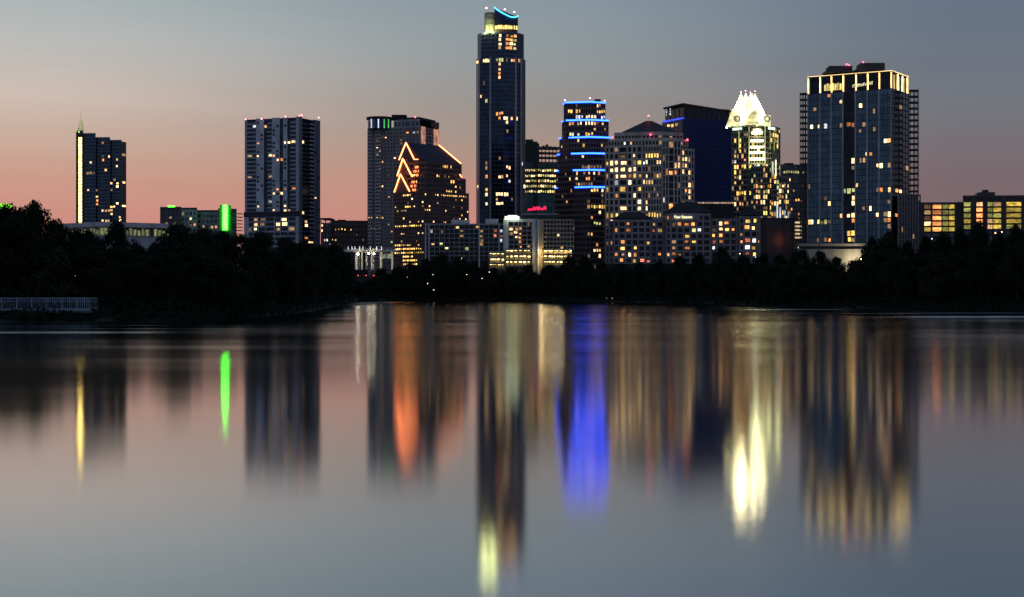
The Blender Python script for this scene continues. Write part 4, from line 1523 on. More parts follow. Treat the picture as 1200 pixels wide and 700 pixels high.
def wing(xa, xb, yt, cols, da=0, db=0, dep=18, rows=7):
    poly, (f,) = front_poly([(xa, Y + da), (xb, Y + db)], dep)
    zt_ = Z(yt, Y)
    b.core(poly, z0, zt_, GLK)
    b.grid(f, zbase, zt_ - .5, cols, rows, 1.0, 1.15, .45, HST, ztop=.9)
    return poly, f, zt_


def hipped(poly, z, h, over=1.06, ins=.3):
    q0 = scale_poly(poly, over)
    w_ = (q0[1] - q0[0]).length
    mid_a = (q0[0] + q0[3]) / 2
    mid_b = (q0[1] + q0[2]) / 2
    ra, rb = mid_a.lerp(mid_b, ins), mid_a.lerp(mid_b, 1 - ins)
    e = MB()
    e.add([(*p, z) for p in q0] + [(*ra, z + h), (*rb, z + h)], [(0, 1, 5, 4), (1, 2, 5), (2, 3, 4, 5), (3, 0, 4), (3, 2, 1, 0)])
    return e.build('roof', ROOF, b.root)


s = Y / FPX
pa, f1, zt1 = wing(719, 763, 258, [719.2, 725, 733, 740.5, 748, 756, 762.8], 3, 1)
hipped(pa, zt1 + 1.0, 4.2)
pb_, f2, zt2 = wing(763, 780, 258.5, [763.2, 769.5, 777, 779.8], 4, 4)
pc_, f3, zt3 = wing(780, 833, 251, [780.2, 786, 793.2, 801, 809, 816.5, 824, 832.8], 0, 0, 22, 8)
hipped(pc_, zt3 + 1.0, 6.5, 1.05, .32)
pd, f4, zt4 = wing(833, 866, 257, [833.2, 840, 848, 855.6, 863, 865.8], 3, 3)
pe, f5, zt5 = wing(866, 891, 254.3, [866.2, 871.5, 880, 887.5, 890.8], 0, 0, 18, 7)
hipped(pe, zt5 + 1.0, 4.4, 1.08, .3)
pf, ff_, _ = wing(709, 719, 259, [709.2, 714, 718.8], 6, 6)
b.mb('wall', HST).ob(f3.A, f3.u, f3.n, f3.pu(786), f3.pu(820), -.1, .75, Z(258.5, Y), zt3 + .6)
b.random_light(.07, 'oddo', None, 3)
b.light('737,265o 737,271o 766.7,263.5 774,269.5y 729.5,287o 729.7,294 744.5,294y 759.5,287.5y 722.5,300o 730,299.5 737,300 729.7,305o 744,305.5 753,305.5r 759.5,305.5r 789.7,262d 797,262.7o 805,262.4o 813.3,262.3o 812,268.5g 820,268c 774.4,269.7y 804,274.4y 805,286.3o 812.3,286.3y 805,292o 789.7,286 790,292d 774.4,299o 782,298.7 789.7,298.7o 789.7,303.5r 844,261h 851.7,261o 836,267.4d 844.4,267.4 851.7,267.4y 859.4,267.4o 835.6,273.6y 844,273.6o 836.4,285.3r 844.4,285.7o 835.6,291.6c 875,261y 884,260 875,267o 884,267 867.4,272y 867.7,285.3o 875.7,285.3r 884,284.6c 875.7,291c 884,291y 884,297.3y 875.7,297.7r 767,270o', tol=5)
cu = bpy.data.curves.new('sign', 'FONT')
cu.body = 'Four Seasons'
cu.size, cu.extrude, cu.align_x, cu.align_y = 1.0, .08, 'CENTER', 'CENTER'
tmp = bpy.data.objects.new('sign_curve', cu)
COL.objects.link(tmp)
bpy.context.view_layer.update()
me = bpy.data.meshes.new_from_object(tmp.evaluated_get(bpy.context.evaluated_depsgraph_get()))
bpy.data.objects.remove(tmp)
xs = [v_.co.x for v_ in me.vertices]
k = (20.5 * s) / (max(xs) - min(xs))
me.materials.clear()
me.materials.append(lamp('sign_cream', (1, .92, .55), 1.9, .05, False))
so = bpy.data.objects.new('sign', me)
COL.objects.link(so)
so.parent = b.root
p = P(800.5, Y)
so.location = (p.x - b.root.location.x, Y - 1.1 - b.root.location.y, Z(254.6, Y) - b.root.location.z)
so.rotation_euler = (R(90), 0, 0)
so.scale = (k, k * 1.15, k)
b.finish()

# --- blank grey service building
Y = 905
b = Building('service_building', 'blank grey wall beside the hotel with a dull orange glow on its lower face', 'building', 908, Y)
poly, (f,) = front_poly([(891.5, Y + 3), (936, Y + 6)], 24)
b.core(poly, b.zb - 1, Z(256, Y), surf('wall_grey_violet', (.12, .105, .11), .9), 'wall')
b.mb('parapet', DARKC).ob(f.A, f.u, f.n, 0, f.w, -.4, .25, Z(256.6, Y), Z(255, Y))
b.mb('loading_door', BROWN).ob(f.A, f.u, f.n, f.pu(905), f.pu(919), 0, .2, Z(290, Y), Z(266, Y))
poly, (f2,) = front_poly([(930.5, Y), (941, Y + 1)], 14)
b.core(poly, b.zb - 1, Z(258, Y), surf('wall_tan', (.30, .23, .18), .9), 'wall')
for j in range(5):
    m = MB()
    z = Z(279.5 - 4.4 * j, Y)
    m.ob(f2.A, f2.u, f2.n, f2.w * .12, f2.w * .88, .05, .25, z, z + .9)
    m.build('window', lamp('stack_light', (1, .72, .42), .9, .3), b.root)
    b.mb('ledge', LGREY).ob(f2.A, f2.u, f2.n, 0, f2.w, .02, .7, z - .6, z - .2)
l = bpy.data.lights.new('wall_lamp', 'POINT')
l.energy, l.color, l.shadow_soft_size = 150, (1, .36, .12), .3
lo = bpy.data.objects.new('wall_lamp', l)
q_ = f.A + f.u * f.pu(913) + f.n * 4
lo.location = (q_.x - b.root.location.x, q_.y - b.root.location.y, Z(281, Y) - b.root.location.z)
lo.parent = b.root
COL.objects.link(lo)
b.finish()

# --- blue glass tower with lattice balconies and a lit crown
Y = 860
b = Building('condo_tower', 'blue glass tower with open lattice balconies and cream lit columns round its crown', 'tower', 1005, Y, dark=GLB)
z0 = b.zb - 1
poly, L, Rr = two_face(946, 1045, 1064.5, Y, 26)
zt, zr = Z(104, Y), Z(82.6, Y)
b.core(poly, z0, zt, GLB)
FH = 3.32
rows = round((zt - z0) / FH)
CPIER = surf('pier_grey_blue', (.42, .43, .46), .6)
MUL = surf('mullion_slate', (.05, .07, .10), .4, .3)
ed = [946.3, 949.5, 953.2, 957, 961, 965.3, 969.6, 974, 978.8, 983.4, 988]
b.grid(L, z0, zt, ed, rows, .16, .55, .2, MUL, part='mullion', ztop=.2)
b.grid(L, z0, zt, [988, 992.2, 997.5, 1002.5], rows, .3, .4, .15, GLK, part='recess_mullion', ztop=0, dark=GLK)
ed = [1002.5, 1006.5, 1010.5, 1014.5, 1018.5, 1022.5, 1026.5, 1030.5, 1035.2, 1040, 1044.8]
b.grid(L, z0, zt, ed, rows, .16, .55, .2, MUL, part='mullion', ztop=.2)
b.grid(Rr, z0, zt, [1045.2, 1048.5, 1053, 1057.5, 1061, 1064.3], rows, .25, .6, .25, DARKC, part='mullion', ztop=.2)
for x in (961.2, 974.3, 988, 1002.6, 1016.5, 1030.3, 1044.6, 947):
    u_ = L.pu(x)
    b.mb('pier', CPIER).ob(L.A, L.u, L.n, max(0, u_ - .32), min(L.w, u_ + .32), -.1, .62, z0, zt + .3)
# crown: set-back glass storeys, lit columns, lit edge beam
inn_poly = scale_poly(poly, .95)
b.core(inn_poly, zt - .2, Z(85, Y), GLK, 'crown_glazing')
CL = lamp('crown_cream', (1, .66, .24), 3.6, .3)
CE = lamp('crown_edge', (1, .68, .26), 2.2, .05)
for f, xs_ in ((L, (947, 961, 974.3, 988, 1003, 1016.7, 1030.3, 1044.3)), (Rr, (1052.5, 1058, 1063.8))):
    for x in xs_:
        u_ = f.pu(x)
        m = MB()
        m.ob(f.A, f.u, f.n, u_ - .26, u_ + .26, -.6, .1, zt + .25, zr - .75)
        m.build('lit_column', CL, b.root)
    m = MB()
    m.ob(f.A, f.u, f.n, -.05, f.w + .05, -.2, .2 + f.e, zr - .2, zr)
    m.build('edge_light', CE, b.root)
b.core(scale_poly(poly, .99), Z(85, Y) + .1, zr - .4, ROOF, 'roof')
f = Face(inn_poly[0], inn_poly[1])
for xa in range(966, 986, 3):
    m = MB()
    m.ob(f.A, f.u, f.n, f.pu(xa), f.pu(xa + 2.3), .05, .2, Z(101, Y), Z(93.5, Y) + (xa % 2) * .5)
    m.build('window', lamp('crown_yellow', (1, .74, .22), 1.2, .5), b.root)
m = MB()
rr = random.Random(9)
x = 999
while x < 1022:
    h = rr.uniform(.9, 1.9)
    y0_ = 99.4 - (x - 999) * .09
    m.ob(f.A, f.u, f.n, f.pu(x), f.pu(x + .8), .06, .25, Z(y0_, Y), Z(y0_, Y) + h)
    if rr.random() < .5:
        m.ob(f.A, f.u, f.n, f.pu(x), f.pu(x + 1.6), .07, .26, Z(y0_, Y) + h - .3, Z(y0_, Y) + h)
    x += rr.uniform(1.5, 2.3)
m.build('sign', lamp('crown_sign', (1, .86, .45), 1.0, .1), b.root)
# lattice balcony stacks
LAT = surf('lattice_dark', (.035, .033, .035), .6)
for f, x0, x1, yt, yb in ((L, 939.6, 946.4, 104.5, 290), (Rr, 1062.8, 1075, 103, 236)):
    if f is L:
        A = Vector(f.A) - f.u * ((f.A.x - P(x0, f.A.y).x) / f.u.x) - f.n * 1
        Bq = Vector(f.A) - f.n * 1
    else:
        A = Vector(f.B) + Vector((-.9, -5))
        Bq = P(x1, f.B.y - 5)
    g_ = Face(A, Bq)
    lat = b.mb('lattice', LAT)
    zA_, zB_ = Z(yb, Y), Z(yt, Y)
    nfl = round((zB_ - zA_) / FH)
    for j in range(nfl + 1):
        c = g_.A + g_.u * g_.w / 2
        b.balcs.append(((c.x, c.y, zB_ - j * FH), math.atan2(g_.u.y, g_.u.x), g_.w, 3.2, 1.1, LAT))
    for uu in (0.12, g_.w * .55, g_.w - .12):
        lat.ob(g_.A, g_.u, g_.n, uu - .2, uu + .2, 2.7, 2.95, zA_, zB_ + 1.2)
        lat.ob(g_.A, g_.u, g_.n, uu - .2, uu + .2, -.1, .15, zA_, zB_ + 1.2)
roof_block(b, 972, 999, 77.3, 83.5, Y + 18, 10, DARKC)
roof_block(b, 968.5, 999.5, 82.5, 85, Y + 16, 12, DARKC)
roof_block(b, 1009, 1037, 73.8, 83.5, Y + 14, 12, DARKC)
roof_block(b, 1005, 1037, 80, 84, Y + 13.5, 12.5, DARKC)
# ribbed lower block on the right
pr, (fr,) = front_poly([(1052, Y - 8), (1078, Y + 4)], 18)
ztr = Z(229, Y)
b.core(pr, z0, ztr, GLK, 'annex')
b.grid(fr, z0, ztr, 8, 14, .55, .35, .5, surf('stone_pink_brown', (.24, .17, .165), .85), part='annex_wall', ztop=.6)
b.random_light(.022, 'dwdd', None, 8)
b.light('956.6,124.5d 953,147.3 957.4,147h 966.3,146c 984,145.6d 993-1003,144o 1009,127.6h 1025.7,127 1012,142.5d 1035-1043,168 1039,168h 1018,177.6h 1022,177.6o 971,108.7o 1001.4,192h 1008.6,191.6d 1013,191 1027,197.3h 1035,197h 1041,196.4d 990-1003,226g 1028,224d 1035,224o 1041.6,224h 1051,223.7 1057,223.7 966,235.4d 973,235.7 999.6,236.8 985.7,250o 995,249h 1001.4,249.3 1014,242d 1021.6,242h 1028,255h 1035.7,254 1042.5,254h 1050,254.5o 1036,261d 1042.5,261o 965.4,256.8g 974,257d 947.5,263.6y 953,264h 960,263.6y 997.5,262.5o 1002,262o 959.5,278d 966.6,282.7 972.5,282.7o 996,275.5y 1001.4,275.5y 995.7,282.7y 1001.4,282.7y', tol=5)
for x, y in ((992, 75.6), (995, 76.2), (1011.5, 73)):
    b.beacon(x, y, Y + 17, .42)
b.finish()

# --- podium wall in front of the blue tower
Y = 830
b = Building('parking_podium', 'pale stone podium with a lit slot at the foot of the blue glass tower', 'podium', 975, Y)
poly, (f,) = front_poly([(935, Y + 2), (1014, Y)], 14)
PW = surf('stone_podium', (.36, .34, .30), .85)
b.core(poly, b.zb - 1, Z(292, Y), PW, 'wall')
b.core(scale_poly(poly, .98), Z(292, Y) - .1, Z(288.5, Y), GLK, 'slot')
b.core(poly, Z(288.5, Y), Z(285.5, Y), PW, 'roof')
for i in range(11):
    if i in (3, 7):
        continue
    m = MB()
    u_ = f.w * (i + .4) / 11
    m.ob(f.A, f.u, f.n, u_ - 1.1, u_ + .9, -.9, -.2, Z(290.9, Y), Z(289.2, Y))
    m.build('ceiling_light', lamp('podium_light', (.86, 1, .62), 1.3, .4), b.root)
l = bpy.data.lights.new('wall_lamp', 'POINT')
l.energy, l.color, l.shadow_soft_size = 3500, (1, .82, .5), .3
lo = bpy.data.objects.new('wall_lamp', l)
q_ = f.A + f.u * f.pu(1000) + f.n * 6
lo.location = (q_.x - b.root.location.x, q_.y - b.root.location.y, Z(303, Y) - b.root.location.z)
lo.parent = b.root
COL.objects.link(lo)
b.finish()

# --- apartment slabs at the right
Y = 780
b = Building('apartment_building', 'dark apartment slab at the right edge whose stacked balconies glow yellow', 'apartments', 1140, Y)
z0 = b.zb - 1
b.shrink = False
DB = surf('wall_plum', (.075, .06, .06), .85)
fhh = 6.63 * Y / FPX
for xa, xb, yt, bays, da, db, nfl in ((1077, 1129, 238.5, ((1083, 1090.5, 'd'), (1092.6, 1103, 'o'), (1104.3, 1111.3, 'g'), (1112, 1118.5, 'y')), 4, 2, 8),
                                     (1128.4, 1206, 231, ((1129, 1137.3, 'g'), (1144, 1151.3, 'o'), (1157, 1163, 'g'), (1163.8, 1173, 'y'), (1179, 1196.5, 'y')), 0, -3, 9)):
    poly, (f,) = front_poly([(xa, Y + da), (xb, Y + db)], 18)
    zt = Z(yt, Y)
    b.core(poly, z0, zt, DB, 'wall' if xa < 1100 else 'wing_wall')
    b.mb('parapet', DARKC).ob(f.A, f.u, f.n, 0, f.w, -.5, .35 + f.e, zt - .4, zt + .7)
    ztop_row = Z(239 if xa < 1100 else 236.5, Y)
    prev = xa + .6
    for (p0, p1, c) in bays + ((xb - 1, xb - .5, 'n'),):
        b.mb('fin_wall', DB).ob(f.A, f.u, f.n, f.pu(prev), f.pu(p0) - .1, -.1, 1.35, z0, zt - .5)
        prev = p1 + .25
        if c == 'n':
            break
        for j in range(nfl):
            zlo = ztop_row - fhh * (j + 1)
            uu0, uu1 = f.pu(p0), f.pu(p1)
            n = len(b.cells)
            b.cell(f, uu0, uu1, zlo + .5, zlo + fhh - .35)
            c_ = f.A + f.u * (uu0 + uu1) / 2
            b.balcs.append(((c_.x, c_.y, zlo), math.atan2(f.u.y, f.u.x), uu1 - uu0 + .2, 1.2, .5, DB))
            rr = random.Random(int(p0) * 7 + j)
            if j < 5:
                b.lit[n] = {'y': 'Y', 'g': 'G'}.get(c, c) if rr.random() < .75 else rr.choice('dGYYw')
roof_block(b, 1140, 1150, 229, 231.2, Y + 4, 6, DARKC)
roof_block(b, 1149, 1166, 225.3, 231.2, Y + 5, 7, DARKC)
roof_block(b, 1153.5, 1158.5, 222.5, 225.4, Y + 6, 4, DARKC)
for x, y in ((1079, 235), (1123.5, 234.5), (1126.6, 234.8), (1143, 226), (1147, 225)):
    p = P(x, Y + 5)
    b.mb('mast', STEEL).box(p.x - .12, p.x + .12, p.y, p.y + .24, Z(240, Y), Z(y, Y))
b.finish()

# ---------------------------------------------------------------- bridge end with lit piers, and its lamps
Y = 850
p0, p1 = P(398, Y), P(463, Y)
root = thing('road_bridge', 'pale concrete bridge end on white lit piers left of the gabled tower', 'bridge', (P(430, Y).x, Y, 9))
CON = surf('bridge_concrete', (.42, .42, .42), .8)
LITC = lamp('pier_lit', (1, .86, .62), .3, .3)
m = MB()
m.box(p0.x, p1.x, Y, Y + 11, Z(295.5, Y), Z(293, Y))
m.build('deck', CON, root)
m = MB()
m.box(p0.x, p1.x, Y - .25, Y - .05, Z(292.9, Y), Z(290.3, Y) - .6)
for i in range(16):
    x = p0.x + (p1.x - p0.x) * (i + .5) / 16
    m.box(x - .12, x + .12, Y - .3, Y - .06, Z(293, Y), Z(290, Y))
m.build('railing', surf('railing_grey', (.3, .32, .35), .6), root)
for i, x in enumerate((417.5, 420.5, 424, 429.5, 435.5, 438, 446.3, 459.6)):
    p = P(x, Y + 1)
    m = MB()
    w = .75 if i % 3 else 1.1
    m.box(p.x - w / 2, p.x + w / 2, Y + 1, Y + 2.2, Z(316, Y), Z(295.6, Y))
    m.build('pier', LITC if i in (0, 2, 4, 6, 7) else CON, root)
for x0_, x1_ in ((446.6, 452), (453, 459.4)):
    a, c = P(x0_, Y), P(x1_, Y)
    m = MB()
    m.box(a.x, c.x, Y + 2.5, Y + 2.8, Z(303, Y), Z(297.5, Y))
    m.build('lit_panel', lamp('bridge_panel', (.75, .82, .55), .2, .4), root)
for i, x in enumerate((408, 412.5, 416, 421.5, 425.5, 434, 441.5, 447)):
    p = P(x, Y - .3)
    m = MB()
    m.box(p.x - .22, p.x + .22, Y - .75, Y - .35, Z(293.3, Y), Z(289, Y))
    m.build('light_strip', lamp('post_light', (.9, .95, 1), .8, .3), root)

GLB_ = {'w': lamp('globe_white', (1, .86, .62), 5, .1, False), 'B': lamp('globe_flood', (1, .84, .55), 60, .1, False),
        'o': lamp('globe_amber', (1, .62, .22), 8, .1, False), 'g': lamp('globe_mint', (.55, 1, .75), 6, .1, False), 'c': lamp('globe_cool', (.85, .9, 1), 3, .1, False)}


def street_lamp(px, py, Y, label, mat='w', r_=.3, group='lamps along the shore', z=None):
    p = P(px, Y)
    zt = Z(py, Y)
    zg = min(ground_z(p.x, Y) - .1, zt - 2.5) if z is None else z
    root = thing('street_lamp', label, 'lamp', (p.x, Y, zg), group)
    m = MB()
    m.tube((p.x, Y, zg), (p.x, Y, zt - r_ * .9), .07, .05)
    m.tube((p.x, Y, zg), (p.x, Y, zg + .5), .15, .12)
    m.build('pole', surf('pole_black', (.008, .008, .009), .9), root)
    m = MB()
    m.ball((p.x, Y, zt), r_)
    m.build('globe', GLB_[mat], root)


for x, y, lab in ((419.5, 297.8, 'glaring floodlight over the leftmost lit bridge pier'), (432.3, 297.2, 'glaring floodlight over the middle of the pale bridge end'),
                  (438.2, 297.6, 'glaring floodlight nearest the gabled tower on the bridge end')):
    street_lamp(x, y, 846, lab, 'B', .42, 'floodlights on the bridge end', Z(305, 846))
for x, y, Yy, lab, mt in ((88, 323.5, 262, 'single white lamp glowing high among the left bank trees', 'c'), (78.5, 337, 259, 'lowest leftmost lamp of the close three over the boardwalk end', 'w'),
                          (84.5, 337.2, 260, 'middle lamp of the close three over the boardwalk end', 'w'), (87.6, 336.8, 258, 'right lamp of the close three over the boardwalk end', 'w'),
                          (45.8, 337.2, 257, 'small lamp alone above the boardwalk railing', 'w'),
                          (462, 323.5, 735, 'left one of two small lamps below the orange bush', 'w'), (468, 323, 735, 'brighter right one of two small lamps below the orange bush', 'w'),
                          (477.5, 325, 735, 'dim lamp right of the two small lamps below the orange bush', 'o'),
                          (507.3, 322, 730, 'white lamp in the dark trees below the gridded hotel wing', 'c'), (501, 332.5, 728, 'warm lamp low on the bank below the gabled tower', 'w'),
                          (508.3, 340, 728, 'lamp nearest the water below the gabled tower', 'w'), (547, 322, 735, 'amber lamp low among trees in front of the hotel', 'o'),
                          (573.5, 319, 735, 'white lamp beside the left end of the bright garage', 'w'), (565, 326.5, 735, 'yellow lamp low on the bank below the bright garage', 'w'),
                          (873.5, 301.6, 560, 'mint green lamp in front of the hotel trees', 'g'), (885.5, 301.5, 560, 'faint white lamp right of the mint green lamp', 'c'),
                          (756, 331, 640, 'faint lamp in dark trees below the lettered hotel', 'c'), (867, 297.5, 560, 'faint amber lamp left of the mint green lamp', 'o'),
                          (1009, 303.8, 420, 'small lamp at the right foot of the pale podium', 'o'), (1092, 280, 410, 'small lamp in trees below the apartment slab left part', 'c'),
                          (1166.5, 273.2, 410, 'amber lamp in the treetops below the apartment slab', 'o'), (1174, 272, 410, 'white lamp in the treetops below the apartment slab', 'w'),
                          (711, 349.8, 655, 'leftmost of the three tiny lamps along the floating dock', 'c'), (717.5, 349.9, 655, 'middle of the three tiny lamps along the floating dock', 'w'),
                          (723.5, 349.8, 655, 'rightmost of the three tiny lamps along the floating dock', 'c')):
    street_lamp(x, y, Yy, lab, mt, .08 if Yy == 655 else .15 if Yy > 400 else .06)

# the red strip of tail lights: cars queueing on the riverside road
ROADZ = Z(325, 800)
road = MB()
a, c = P(412, 800), P(470, 800)
road.box(a.x, c.x, 797, 806, ROADZ - 3.5, ROADZ)
tag(road.build('road', surf('asphalt', (.05, .05, .05), .9)), kind='structure')
TAIL = lamp('tail_lamp', (1, .05, .04), 7, .1, False)
BODY = surf('car_paint_dark', (.03, .03, .035), .3)
for i, (x, lab) in enumerate(((424, 'leftmost dark car on the riverside road showing red tail lamps'), (433.5, 'middle dark car on the riverside road showing red tail lamps'),
                              (442.5, 'rightmost dark car on the riverside road showing red tail lamps'))):
    p = P(x, 799)
    root = thing('parked_car', lab, 'car', (p.x, 800, ROADZ), 'cars with red tail lamps on the riverside road')
    m = MB()
    prof = [(-2.1, .35), (-2.15, .8), (-1.9, 1.0), (-1.3, 1.05), (-.7, 1.45), (.7, 1.48), (1.4, 1.05), (2.0, .95), (2.1, .4)]
    pr_ = [(p.x + a_, z_) for a_, z_ in prof]
    n = len(pr_)
    m.add([(a_, 799.1, ROADZ + z_) for a_, z_ in pr_] + [(a_, 800.9, ROADZ + z_) for a_, z_ in pr_],
          [tuple(range(n)), tuple(range(n, 2 * n))[::-1]] + [(k, (k + 1) % n, n + (k + 1) % n, n + k) for k in range(n)])
    m.build('body', BODY, root)
    for dx in (-1.3, 1.3):
        for yy in (799.15, 800.85):
            m = MB()
            m.tube((p.x + dx, yy - .12, ROADZ + .33), (p.x + dx, yy + .12, ROADZ + .33), .33, .33, 12)
            m.build('wheel', STEEL, root)
    for yy in (799.0, 800.6):
        m = MB()
        m.box(p.x - 2.2, p.x - 1.7, yy, yy + .4, ROADZ + .72, ROADZ + .95)
        m.build('tail_lamp', TAIL, root)

# ---------------------------------------------------------------- boardwalk at the left
Y = 250
root = thing('boardwalk', 'wooden boardwalk on concrete piers with a pale blue grey lattice railing at the left shore', 'boardwalk', (P(50, Y).x, Y, 0))
xa, xb = P(-140, Y).x, P(105.5, Y).x
zd, zr = Z(364.5, Y), Z(349.3, Y)
m = MB()
m.box(xa, xb, Y, Y + 4.5, zd - .35, zd)
m.build('deck', surf('deck_timber', (.10, .085, .075), .85), root)
m = MB()
m.box(xa, xb, Y - .06, Y + .02, zd + .03, zd + .30)
m.build('fascia', surf('fascia_blue_grey', (.17, .24, .33), .7), root)
RAIL = surf('railing_pale_blue', (.30, .38, .48), .6)
for yy in (Y + .06, Y + 4.3):
    m = MB()
    m.box(xa, xb, yy, yy + .09, zr - .10, zr)
    m.box(xa, xb, yy + .01, yy + .07, zr - .55, zr - .50)
    m.box(xa, xb, yy + .01, yy + .07, zd + .35, zd + .41)
    n = int((xb - xa) / .3)
    for i in range(n + 1):
        x = xa + (xb - xa) * i / n
        w = .07 if i % 8 == 0 else .018
        m.box(x - w, x + w, yy + .015, yy + .065, zd + .02, zr - .1)
    m.build('railing', RAIL, root)
for px in (-60, -20, 34, 88):
    m = MB()
    x = P(px, Y).x
    m.box(x - .7, x + .7, Y + .5, Y + 4, -1.5, zd - .36)
    m.build('pier', surf('pier_concrete', (.10, .11, .13), .9), root)

# floating dock far along the shore
Y = 660
root = thing('floating_dock', 'long low pale floating dock with a rail lying along the far shore', 'dock', (P(795, Y).x, Y, 0))
a, c = P(742, Y), P(850, Y)
m = MB()
m.box(a.x, c.x, Y - 3, Y, -.2, .55)
m.build('deck', surf('dock_pale', (.22, .25, .29), .7), root)
m = MB()
for i in range(40):
    x = a.x + (c.x - a.x) * i / 39
    m.box(x - .05, x + .05, Y - .2, Y - .1, .55, 1.6)
m.box(a.x, c.x, Y - .22, Y - .12, 1.55, 1.68)
m.build('railing', surf('dock_rail', (.3, .35, .42), .6), root)

# utility pole in front of the podium
p = P(960, 640)
root = thing('utility_pole', 'thin dark utility pole standing in front of the pale podium', 'pole', (p.x, 640, 8))
m = MB()
m.tube((p.x, 640, 8), (p.x, 640, Z(262, 640)), .22, .15)
m.build('post', STEEL, root)
m = MB()
m.box(p.x - 1.1, p.x + 1.1, 639.9, 640.1, Z(264, 640), Z(264, 640) + .18)
m.build('crossarm', STEEL, root)

# ---------------------------------------------------------------- trees


def leaf_mat(name, col):
    m, t, b = newmat(name)
    oi = nd(t, 'ShaderNodeObjectInfo')
    o = nd(t, 'ShaderNodeTexCoord')
    n = nd(t, 'ShaderNodeTexNoise')
    n.inputs['Scale'].default_value = 9
    t.links.new(o.outputs['Object'], n.inputs['Vector'])
    f = mth(t, 'MULTIPLY', mth(t, 'ADD', mth(t, 'MULTIPLY', n.outputs[0], 1.2), .4), mth(t, 'ADD', mth(t, 'MULTIPLY', oi.outputs['Random'], .8), .6))
    t.links.new(mixc(t, 1.0, col, f, 'MULTIPLY'), b.inputs['Base Color'])
    b.inputs['Roughness'].default_value = .8
    b.inputs['Specular IOR Level'].default_value = .15
    return m


LEAF = [leaf_mat('leaf_dark', (.014, .019, .010)), leaf_mat('leaf_olive', (.018, .021, .011)), leaf_mat('leaf_deep', (.012, .017, .010))]
BARK = surf('bark', (.05, .04, .03), .95)


def crown_mesh(seed, nleaf, size, base=.10):
    rg = random.Random(seed)
    lobes = []
    for i in range(26):
        t = (i + .5) / 26
        z = base + .10 + (.80 - base) * t ** .9
        prof = math.sin(math.pi * min(1, .18 + .80 * t) ** .85) ** .6
        a = rg.uniform(0, 6.283)
        rr = .34 * prof * rg.uniform(.35, 1.1)
        lobes.append((rr * math.cos(a), rr * math.sin(a), z, rg.uniform(.12, .20) * (1.1 - .4 * t)))
    lobes.append((rg.uniform(-.06, .06), 0, .88, .085))
    lobes.append((rg.uniform(-.15, .15), rg.uniform(-.1, .1), .82, .09))
    vs, fs = [], []
    wts = [l_[3] ** 2 for l_ in lobes]
    for i in range(nleaf):
        x, y, z, r_ = rg.choices(lobes, wts)[0]
        d = Vector((rg.gauss(0, 1), rg.gauss(0, 1), rg.gauss(0, 1))).normalized() * r_ * rg.random() ** .33 * (1.12 if rg.random() < .12 else 1)
        c = Vector((x, y, z)) + Vector((d.x, d.y, d.z * .82))
        if c.z < .02:
            continue
        n = (d.normalized() + Vector((rg.gauss(0, .6), rg.gauss(0, .6), rg.gauss(0, .6)))).normalized()
        a = n.orthogonal().normalized()
        b_ = n.cross(a)
        th = rg.uniform(0, 6.283)
        a, b_ = a * math.cos(th) + b_ * math.sin(th), b_ * math.cos(th) - a * math.sin(th)
        s_ = size * rg.uniform(.55, 1.3)
        o = len(vs)
        vs += [c - a * s_, c - b_ * s_ * .55, c + a * s_, c + b_ * s_ * .55]
        fs.append((o, o + 1, o + 2, o + 3))
    me = bpy.data.meshes.new('crown')
    me.from_pydata([tuple(v_) for v_ in vs], [], fs)
    me.materials.append(LEAF[seed % 3])
    return me


def trunk_mesh(seed):
    rg = random.Random(seed)
    m = MB()
    m.tube((0, 0, -.03), (.01, 0, .28), .028, .020, 7)
    m.tube((.01, 0, .28), (0, .01, .75), .020, .006, 6)
    for i in range(7):
        a = rg.uniform(0, 6.283)
        z = rg.uniform(.16, .45)
        r_ = rg.uniform(.18, .30)
        m.tube((0, 0, z), (r_ * math.cos(a), r_ * math.sin(a), z + rg.uniform(.12, .32)), .010, .003, 5)
    return m.mesh('trunk', BARK)


CROWNS = [crown_mesh(11 + i, 9500, .021) for i in range(9)]
TRUNKS = [trunk_mesh(40 + i) for i in range(4)]
tree_rg = random.Random(21)


def tree(px, top, width, off, label, group=None, cat='tree', name='tree', Yabs=None):
    Y = Yabs or shoreY(px) + off
    p = P(px, Y)
    zg = ground_z(p.x, Y) - .15
    h = max(2.5, Z(top, Y) - zg)
    r_ = width / FPX * Y
    root = thing(name, label, cat, (p.x, Y, zg), group)
    root.scale = (r_ * 1.15, r_ * 1.15, h * 1.03)
    root.rotation_euler = (0, 0, tree_rg.uniform(0, 6.283))
    for nm, me in (('crown', tree_rg.choice(CROWNS)), ('trunk', tree_rg.choice(TRUNKS))):
        o = bpy.data.objects.new(nm, me)
        o.parent = root
        COL.objects.link(o)
    return root


